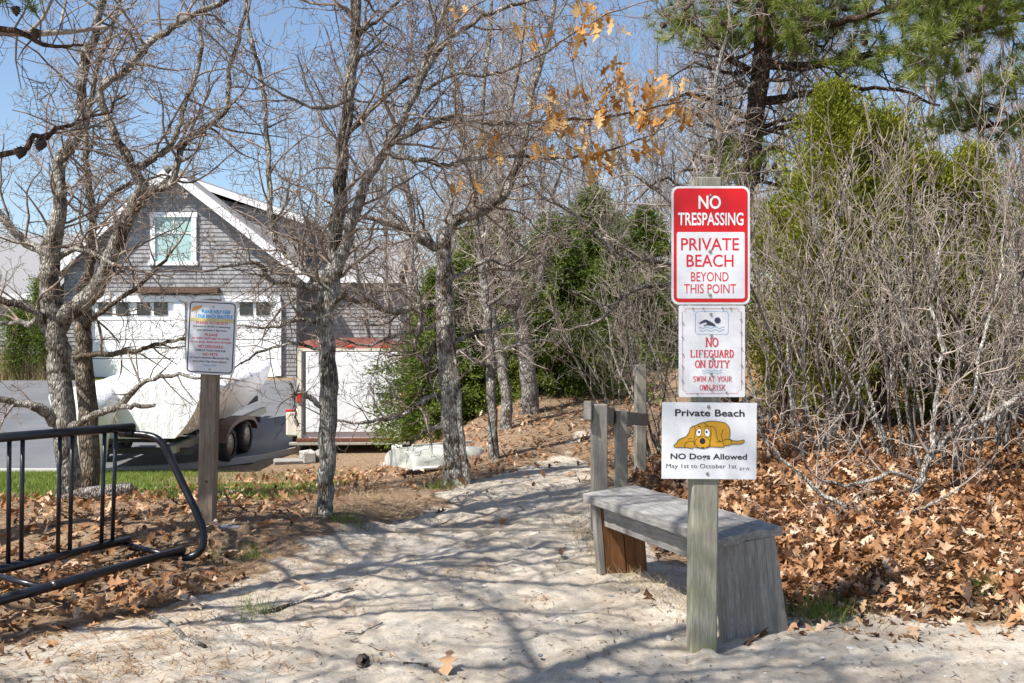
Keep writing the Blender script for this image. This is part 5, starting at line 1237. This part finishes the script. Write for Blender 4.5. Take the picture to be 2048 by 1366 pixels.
# ------------------------------------------------------------------ overturned dinghy
din = empty('dinghy', (*W(885, 925, 10.9)[:2], gz(*W(885, 925, 10.9)[:2])), 'pale weathered dinghy lying upside down left of the gnarled oak', 'boat', rot=(0, 0, math.radians(38)))
din.scale = (.78, .78, .85)
mb = MB(); secs = []; nS, nR = 14, 13
for i in range(nS):
    t = i / (nS - 1); x = -.72 + 1.44 * t; w = .40 * (1 - max(0, (t - .45) / .55) ** 2.4 * .97) * (0.88 + .12 * min(1, t * 3)); h = .25 * (1 - .35 * t ** 3) * (.9 + .1 * math.sin(t * 3))
    secs.append([mb.bm.verts.new((x, w * math.cos(a) * (1 + .06 * math.cos(2 * a)), .015 + h * math.sin(a) ** .75)) for a in np.linspace(0.0, PI, nR)])
for a, b in zip(secs, secs[1:]):
    for k in range(nR - 1): f = mb.bm.faces.new((a[k], a[k + 1], b[k + 1], b[k])); f.smooth = True
mb.bm.faces.new(secs[0]); mb.build('hull', M['hull'], din, O0)
mb = MB()
for s in (0, -1): mb.tube([tuple(c[s].co if False else (-.72 + 1.44 * i / (nS - 1), (1 if s == 0 else -1) * (.40 * (1 - max(0, (i / (nS - 1) - .45) / .55) ** 2.4 * .97) * (0.88 + .12 * min(1, i / (nS - 1) * 3)) * 1.06 + .008), .02)) for i, c in enumerate(secs)], .02, 8)
mb.build('gunwale', M['white_paint'], din, O0)
mb = MB(); mb.box((.0, 0, .262), (1.0, .035, .03), bev=.006); mb.build('keel', M['hull'], din, O0)

# ------------------------------------------------------------------ boat on its trailer
bx, by = W(285, 900, 16.6).x, 16.2; bgz = float(left_prof(by + 1.6)) - 1.6 * math.tan(math.radians(4.2))
ang = math.radians(-4)
btr = empty('boat_trailer', (bx, by, bgz + .03), 'dark boat trailer with two rusty-rimmed wheels carrying the wrapped boat', 'trailer', rot=(math.radians(4.2), 0, ang))
for sx in (-1, 1):
    mb = MB(); mb.box((sx * .72, 2.2, .42), (.09, 4.6, .12)); mb.build('frame_beam', M['bunk'], btr, O0)
    mb = MB(); mb.box((sx * .45, 1.7, .62), (.12, 3.2, .1)); mb.build('bunk', M['bunk'], btr, O0)
    for k in range(2): wheel(btr, (sx * 1.12, 1.15 + k * .86, .29), .30, .2)
    mb = MB(); pr = [(1.12 + .0, 1.58 + .86 * math.cos(a) * .95, .30 + .40 * math.sin(a) ** .55) for a in np.linspace(.05, PI - .05, 12)]
    L = [(mb.bm.verts.new((sx * 1.0, y, z)), mb.bm.verts.new((sx * 1.28, y, z)), mb.bm.verts.new((sx * 1.28, y, z - .07))) for _, y, z in pr]
    for a, b in zip(L, L[1:]): mb.bm.faces.new((a[0], a[1], b[1], b[0])); mb.bm.faces.new((a[1], a[2], b[2], b[1]))
    mb.build('fender', M['fender'], btr, O0)
for y in (.1, 1.2, 2.0, 3.6): mb = MB(); mb.box((0, y, .36), (1.9, .09, .1)); mb.build('cross_beam', M['frame_dark'], btr, O0)
mb = MB(); mb.box((0, 5.2, .45), (.1, 1.9, .12)); mb.build('tongue', M['frame_dark'], btr, O0)
mb = MB(); mb.tube([(0, 5.0, .5), (0, 4.9, 1.05)], .05, 8); mb.box((0, 4.85, 1.05), (.3, .2, .2), bev=.03); mb.build('winch_stand', M['frame_dark'], btr, O0)
mb = MB(); mb.box((-1.0, -.06, .42), (.26, .06, .13), bev=.01); mb.build('tail_light', M['orange_lens'], btr, O0)
boat = empty('wrapped_boat', (bx, by, bgz + .03), 'motorboat shrink-wrapped in white sheeting in front of the garage', 'boat', rot=(math.radians(4.2), 0, ang))
rgn = np.random.default_rng(4)
mb = MB(); nS, nR = 34, 41; rings = []
for i in range(nS):
    t = i / (nS - 1); y = -.25 + 6.1 * t
    w = 1.22 * (1 - max(0, (t - .45) / .55) ** 2.2 * .93); zb = .62 + .42 * max(0, (t - .4) / .6) ** 1.6; zt_ = 1.30 + .16 * t; crown_ = .24 * (1 - .5 * t) + .06 * math.exp(-((t - .35) / .15) ** 2)
    ring = []
    for j in range(nR):
        s = j / (nR - 1) * 2 - 1; a = abs(s); sg = 1 if s >= 0 else -1
        if a > .5:   # hull side, slanting inwards to the bottom
            f = (a - .5) / .5; xx = sg * w * (1 - .34 * f ** 1.7); zz = zt_ + (zb - zt_) * f
        else:
            f = a / .5; xx = sg * w * f; zz = zt_ + crown_ * (1 - f ** 1.8)
        pl = .018 * math.sin(y * 7 + j * .35) + .010 * math.sin(y * 19 - j * .8) + .003 * rgn.normal()
        ring.append(mb.bm.verts.new((xx + pl * (1 if a > .5 else .4) * sg, y, zz + pl)))
    rings.append(ring)
for a, b in zip(rings, rings[1:]):
    for k in range(nR - 1): f = mb.bm.faces.new((a[k], a[k + 1], b[k + 1], b[k])); f.smooth = True
mb.bm.faces.new(rings[0]); mb.bm.faces.new(rings[-1][::-1])
for e in rings: mb.bm.faces.new((e[0], e[-1], e[nR // 2])) if False else None
cover = mb.build('shrink_wrap', M['tarp'], boat, O0)
mb = MB(); rings = []    # wrapped outboard motor
for i, (z, rx, ry, dx_, dy_) in enumerate([(.10, .14, .20, 0, .0), (.3, .19, .26, 0, -.02), (.6, .24, .32, 0, -.03), (.9, .30, .40, 0, -.04), (1.1, .36, .46, 0, -.03), (1.28, .36, .46, 0, 0), (1.40, .28, .36, 0, .03), (1.45, .12, .16, 0, .05)]):
    rings.append([mb.bm.verts.new((-.38 + dx_ + rx * math.cos(a) * (1 + .06 * math.sin(5 * a + i)), -.55 + dy_ + ry * math.sin(a) * (1 + .06 * math.cos(7 * a - i)), z + .015 * math.sin(3 * a))) for a in np.linspace(0, 2 * PI, 25)[:-1]])
for a, b in zip(rings, rings[1:]):
    for k in range(24): f = mb.bm.faces.new((a[k], a[(k + 1) % 24], b[(k + 1) % 24], b[k])); f.smooth = True
mb.bm.faces.new(rings[0][::-1]); mb.bm.faces.new(rings[-1]); mb.build('motor_cover', M['tarp'], boat, O0)
mb = MB()
me = curve_text('IT HE', 0.0); co = np.empty(len(me.vertices) * 3, np.float32); me.vertices.foreach_get('co', co); co = co.reshape(-1, 3); co -= co.min(0); co /= max(co[:, 0].max(), 1e-6)
wv = np.stack([-1.05 + co[:, 0] * .62, np.full(len(co), -.29), 1.02 + co[:, 1] * .75], 1).astype(np.float32); me.vertices.foreach_set('co', wv.ravel()); me.update(); link('handwriting', me, M['navy_text'], boat)

# ------------------------------------------------------------------ ground cover
rg = np.random.default_rng(21)
def scatter_leaves(pos, rg, smin, smax, tilt, lift):
    Vs = []; Fs = []; R = []; base_ = 0; n = len(pos)
    kind = rg.integers(0, len(TEMPL), n)
    for k, (v, f) in enumerate(TEMPL):
        ix = np.where(kind == k)[0]; m = len(ix)
        if not m: continue
        az = rg.random(m) * 2 * PI; ti = rg.normal(0, tilt, m); ro = rg.normal(0, tilt, m) + (rg.random(m) < .35) * PI; s = smin + (smax - smin) * rg.random(m)
        ca, sa, ct, st, cr, sr = np.cos(az), np.sin(az), np.cos(ti), np.sin(ti), np.cos(ro), np.sin(ro)
        vc = v - v.mean(0)
        x, y, z = vc[:, 0][None], vc[:, 1][None], vc[:, 2][None]
        y1, z1 = y * cr[:, None] - z * sr[:, None], y * sr[:, None] + z * cr[:, None]
        x2, z2 = x * ct[:, None] + z1 * st[:, None], -x * st[:, None] + z1 * ct[:, None]
        X = x2 * ca[:, None] - y1 * sa[:, None]; Y = x2 * sa[:, None] + y1 * ca[:, None]
        P = np.stack([X, Y, z2], -1) * s[:, None, None]
        P[..., 2] -= P[..., 2].min(1, keepdims=True) * .75
        P += pos[ix][:, None, :]; P[..., 2] += (rg.random(m) * lift)[:, None]
        Vs.append(P.reshape(-1, 3)); nv = len(v); Fs.append((f[None] + base_ + nv * np.arange(m)[:, None, None]).reshape(-1, 4)); base_ += m * nv
        R.append(np.clip(rg.normal(.48, .27, m), 0, 1).repeat(nv))
    me = np_mesh('leaf_litter', np.concatenate(Vs), np.concatenate(Fs), False); add_attr(me, 'rnd', np.concatenate(R)); return me
def pick(n, x0, x1, y0, y1, dens, rg):
    x = x0 + rg.random(n) * (x1 - x0); y = y0 + rg.random(n) * (y1 - y0); k = rg.random(n) < dens(x, y); x, y = x[k], y[k]
    return np.stack([x, y, ground_z(x, y)], 1)
def dens_right(x, y): return np.clip(ss(-.12, .22, x - bank_edge(y) + .12 * wob(x, y, 3)), 0, 1)
def dens_left(x, y):
    s_, l_, b_ = zone_masks(x, y)
    w = ss(-1.15, -1.9, x + .25 * wob(x, y, 2.5)) * ss(3.3, 3.9, y + .2 * wob(x, y, 2)) * ss(8.6, 7.0, y)
    r = np.exp(-((x + 2.1) ** 2 / .9 + (y - 5.0) ** 2 / 1.2))
    return np.clip(w * (.4 + .8 * r), 0, 1) * (1 - .75 * ss(.5, 1, s_))
pr = np.concatenate([pick(34000, .6, 5.4, 4.2, 9.5, dens_right, rg), pick(5200, .8, 9, 9.5, 17, dens_right, rg)])
pl = pick(6500, -5, -.9, 3.3, 8.6, dens_left, rg)
pm = pick(5000, -3.5, 2.2, 8.6, 17, lambda x, y: .6 * (1 - zone_masks(x, y)[0]), rg)
ps = np.concatenate([pick(90, -2.2, 2.4, 3.4, 9, lambda x, y: .28 * np.ones_like(x), rg), pick(700, -.8, 1.6, 7.5, 13, lambda x, y: .15 + .5 * ss(8, 10, y), rg)])
pe = pick(500, .9, 2.6, 4.05, 4.5, lambda x, y: .2 + .4 * ss(4.1, 4.5, y), rg)
allp = np.concatenate([pr, pl, pm, ps, pe])
# the 300 that show largest stay objects, the rest is one mass
vis = np.abs(allp[:, 0] / allp[:, 1]) < .50
score = np.where(vis & (allp[:, 1] > 3.4), 1 / allp[:, 1], 0); order = np.argsort(-score); big, rest = order[:300], order[300:]
tag(link('leaf_litter', scatter_leaves(allp[rest], rg, .34, .90, .32, .035), M['litter']), 'brown fallen oak leaves covering the ground', 'leaves', None, 'stuff')
LV = {id(a): v for (a, b), (v, f) in zip(LEAF_ME, TEMPL)}
def drop_leaf(o, x, y, tilt, lift=0.0, verts=None):
    o.rotation_euler = (rl.gauss(0, tilt) + (PI if rl.random() < .3 else 0), rl.gauss(0, tilt), rl.uniform(0, 6.28))
    Rm = np.array(o.rotation_euler.to_matrix()); v = (LV[id(o.data)] if verts is None else verts) @ Rm.T * o.scale[0]
    o.location = (x, y, gz(x, y) - v[:, 2].min() - .012 + lift)
for i in big:
    o = link('leaf', LEAF_ME[rl.randrange(len(LEAF_ME))][0], None, ground); s = rl.uniform(.42, .8); o.scale = (s, s, s)
    lone = zone_masks(allp[i][0], allp[i][1])[0] > .6
    drop_leaf(o, allp[i][0], allp[i][1], .08 if lone else .22, 0 if lone else rl.uniform(0, .03))
# dead pine needles, grass, debris
def strands(name, pos, L, w, rg, mat, label, cat):
    n = len(pos); a = rg.random(n) * 2 * PI; u = np.stack([np.cos(a), np.sin(a), rg.normal(0, .12, n)], 1) * (L * (.5 + rg.random(n)))[:, None]; v = np.stack([-np.sin(a), np.cos(a), np.zeros(n)], 1) * w
    c = pos + np.array([0, 0, .006]) + (rg.random((n, 1)) * .03 * dens_right(pos[:, 0], pos[:, 1])[:, None]) * np.array([0, 0, 1.0]); V = np.stack([c - u / 2 - v, c - u / 2 + v, c + u / 2], 1).reshape(-1, 3); me = np_mesh(name, V, np.arange(3 * n).reshape(n, 3), False)
    add_attr(me, 'rnd', rg.random(n).repeat(3)); return tag(link(name, me, mat), label, cat, None, 'stuff')
pn = np.concatenate([pick(9000, -2.2, .3, 3.3, 5.6, lambda x, y: ss(.35, .8, wob(x, y, 2.9, 5)) * .9, rg), pick(42000, -5, -.4, 3.2, 9.5, lambda x, y: np.clip(.9 * ss(-.5, -1.6, x + .3 * wob(x, y, 3)), 0, 1) * (.25 + .75 * ss(-.6, .4, wob(x, y, 2.2, 4))) , rg), pick(14000, .4, 5, 4.0, 7.5, lambda x, y: .8 * ss(4.0, 4.4, y) * dens_right(x, y) + .15 * ss(4.0, 4.4, y), rg), pick(22000, -5, 2, 8.5, 17, lambda x, y: .8 * (1 - zone_masks(x, y)[0]), rg)])
strands('dead_needles', pn, .10, .0019, rg, M['strand'], 'dead brown pine needles strewn over the ground', 'needles')
pd = pick(11000, -2.6, 2.6, 3.2, 9.5, lambda x, y: .3 + .7 * ss(-.2, .8, wob(x, y, 3.3, 1)), rg)
strands('sand_debris', pd, .028, .0042, rg, M['debris'], 'dark specks of bark and twig on the sand', 'debris')
pg = pick(90000, -9, -1.7, 8.2, 16.6, lambda x, y: zone_masks(x, y)[1] * (y < drive_near(x) - .15), rg)
blades('lawn_grass', pg, .045, .004, rg, M['grass'], .4, 'short spring grass between the rack and the driveway', 'grass')
# dry grass round the bench and path edge
pd2 = np.concatenate([pick(5000, .25, 1.15, 4.45, 7.6, lambda x, y: np.exp(-((x - np.interp(y, [4.4, 5.4, 6.6, 7.6], [.86, .55, .45, .55])) / .13) ** 2), rg), pick(2600, 1.1, 2.7, 4.1, 4.7, lambda x, y: .35 * ss(-.3, .6, wob(x, y, 4)), rg), pick(3600, -1.6, -.35, 6.7, 9.3, lambda x, y: .7 * ss(-.2, .6, wob(x, y, 3.6, 2)), rg)])
blades('dry_grass', pd2, .06, .0016, rg, M['drygrass'], .9, 'matted tan grass along the bench and path edges', 'grass')
TL_ = {'bench': 'green grass tuft at the foot of the bench end panel'}
for (px, py, n, lab) in ((690, 1045, 160, 'green grass tuft beside the double-stemmed oak'), (1640, 1235, 320, 'green grass tuft right of the bench end panel'), (880, 968, 200, 'green grass patch at the foot of the gnarled oak'), (500, 1112, 90, 'small green tuft on the sand right of the bike rack'), (505, 1228, 80, 'small green tuft in the sand beside the long stick'), (1960, 1215, 120, 'sparse green tuft at the edge of the right leaf bank'), (425, 1108, 60, 'tiny green tuft beside the rack end loop')):
    d = 1.2 * F / (py - HY); c = W(px, py, d); s = .05 if n < 150 else .075
    x = c.x + rg.normal(0, s, n); y = c.y + rg.normal(0, s, n); P = np.stack([x, y, ground_z(x, y)], 1)
    blades('grass_tuft', P, .075, .0018, rg, M['grass'], .45, lab, 'grass', 'stuff')

# sticks, stones, cone, log, shells
def stick(name, pts, r0, r1, mat, label, cat, lift=.6):
    A = []
    for (px, py) in pts:
        d = 1.2 * F / (py - HY); v = W(px, py, d)
        for _ in range(6):
            g = gz(v.x, v.y); d = (CAMZ - g) * F / (py - HY); v = W(px, py, d)
        A.append((v.x, v.y, gz(v.x, v.y)))
    C = catmull(A, 4); n = len(C); rr = [r0 + (r1 - r0) * i / (n - 1) for i in range(n)]
    for i in range(n): C[i, 2] = gz(C[i, 0], C[i, 1]) + rr[i] * lift
    mb = MB(); mb.tube(C, rr, 9); return tag(mb.build(name, mat), label, cat)
stick('stick', [(520, 1228), (580, 1212), (640, 1196), (705, 1178)], .010, .005, M['bark_grey'], 'long grey stick lying on the sand left of the path', 'stick')
stick('root', [(303, 1238), (335, 1246), (360, 1268), (385, 1285), (410, 1296)], .014, .010, M['bark_grey'], 'curved bare root at the edge of the left leaf pile', 'root')
stick('stick', [(808, 1328), (835, 1330), (856, 1330)], .007, .006, M['bark_tan'], 'short brown stick on the sand at the bottom edge', 'stick')
stick('stick', [(690, 1266), (720, 1268), (745, 1255), (765, 1245)], .003, .003, M['bark_oak'], 'thin forked twig lying mid path', 'stick')
stick('stick', [(700, 1280), (740, 1292), (775, 1302)], .0025, .002, M['strand'] if False else M['bark_tan'], 'thin reddish twig on the sand, lower middle', 'stick')
stick('stick', [(1150, 1247), (1175, 1243), (1195, 1238)], .0045, .003, M['bark_oak'], 'short dark twig on the sand left of the sign post', 'stick')
stick('stick', [(865, 1340), (880, 1350), (897, 1362)], .006, .004, M['bark_grey'], 'grey twig end at the bottom edge below the path', 'stick')
stick('stick', [(860, 1060), (885, 1048), (905, 1034)], .006, .004, M['bark_oak'], 'dark twig lying just beyond the step board', 'stick')
d = 7.4; lc = W(195, 990, d); lc.z = gz(lc.x, lc.y)
mb = MB(); mb.tube([(-.24, -.03, .035), (-.12, 0, .06), (.05, .02, .075), (.2, .03, .10), (.25, .03, .11)], [.03, .055, .06, .05, .035], 12)
for v in mb.bm.verts: v.co += v.co.normalized() * .006 * math.sin(v.index * 2.3)
lo = mb.build('log', M['bark_grey'], None, O0); lo.location = lc; tag(lo, 'grey weathered log lying at the foot of the two left trees', 'log')
def pebble(name, px, py, s, mat, label, cat, flat_=.55, seed=0, grp=None):
    d = 1.2 * F / (py - HY); v = W(px, py, d); rr = random.Random(seed + int(px)); bm = bmesh.new(); bmesh.ops.create_icosphere(bm, subdivisions=2, radius=s)
    a, b, c_ = rr.uniform(.7, 1.5), rr.uniform(.55, 1.1), flat_
    for q_ in bm.verts: n_ = 1 + .12 * math.sin(q_.co.x / s * 3 + seed) + .1 * math.cos(q_.co.y / s * 4 + px); q_.co = Vector((q_.co.x * a * n_, q_.co.y * b * n_, q_.co.z * c_ * n_))
    for f in bm.faces: f.smooth = True
    me = bpy.data.meshes.new(name); bm.to_mesh(me); bm.free(); o = link(name, me, mat); o.location = (v.x, v.y, gz(v.x, v.y) + s * flat_ * .45); o.rotation_euler = (0, 0, rr.uniform(0, 6)); return tag(o, label, cat, grp)
pebble('stone', 1338, 1278, .017, M['stone'], 'round grey pebble left of the sign post foot', 'stone', .7)
pebble('stone', 1272, 1185, .03, M['stone'], 'pale rounded stone in the sand in front of the bench', 'stone', .55)
pebble('stone', 1222, 1194, .016, M['stone_dark'], 'dark flat chip of stone in front of the bench', 'stone', .35)
pebble('stone', 1055, 1100, .02, M['stone_dark'], 'dark pebble just on the near side of the step board', 'stone', .5)
pebble('stone', 968, 1172, .012, M['tan_print'] if False else M['cream'], 'yellowish pebble in the middle of the path', 'stone', .5)
pebble('stone', 920, 1213, .010, M['stone_dark'], 'small dark pebble in mid path', 'stone', .6)
pebble('stone', 987, 1143, .014, M['stone_dark'], 'brownish pebble in the path below the step board', 'stone', .6)
pebble('stone', 1080, 1312, .010, M['stone_dark'], 'dark pebble near the bottom edge of the path', 'stone', .6)
fs_ = pebble('flat_stone', 460, 1077, .085, M['stone_dark'], 'flat grey stone beside the bike rack end loop', 'stone', .2); fs_.location.z -= .016
SHL, SHG = 'small white shell fragment lying on the foreground sand', 'shell fragments on the sand'
for i, (px, py) in enumerate([(1700, 1297), (1600, 1332), (1645, 1320), (1715, 1334), (1830, 1325), (1545, 1312), (1780, 1296), (1530, 1350), (1960, 1310), (1890, 1352), (2010, 1335), (1440, 1345), (1325, 1310), (1370, 1312), (1143, 1220), (1760, 1352), (1660, 1355)]):
    pebble('shell', px, py, .018 if i == 0 else (.005, .009, .012, .007)[i % 4], M['shell'], SHL, 'shell', (.25, .5, .35)[i % 3], i, SHG)
# cone on the sand
d = 1.2 * F / (1330 - HY); v = W(729, 1332, d); o = link('pine_cone', CONE.copy()); o.location = (v.x, v.y, gz(v.x, v.y) + .022); o.scale = (1.0, 1.0, .8); o.rotation_euler = (1.3, .2, .6); tag(o, 'brown pine cone lying on the sand at the bottom edge', 'pine cone')
v = W(310, 972, 9.5); pebble('paper_scrap', 310, 972, .04, M['shell'], 'white scrap on the lawn below the wrapped boat', 'scrap', .25)
for (px, py, lab) in ((580, 1178, 'single orange oak leaf on the sand, left of mid path'), (902, 1338, 'curled brown oak leaf on the sand at the bottom edge'), (1018, 1022, 'brown oak leaf lying in the hollow beyond the step board'), (365, 1180, 'large pale oak leaf right of the left leaf pile')):
    d = 1.2 * F / (py - HY); v = W(px, py, d); j = rl.choice((0, 1, 4, 6)); o = link('oak_leaf', LEAF_ME[j][0].copy()); drop_leaf(o, v.x, v.y, .1, 0, TEMPL[j][0]); tag(o, lab, 'leaf')
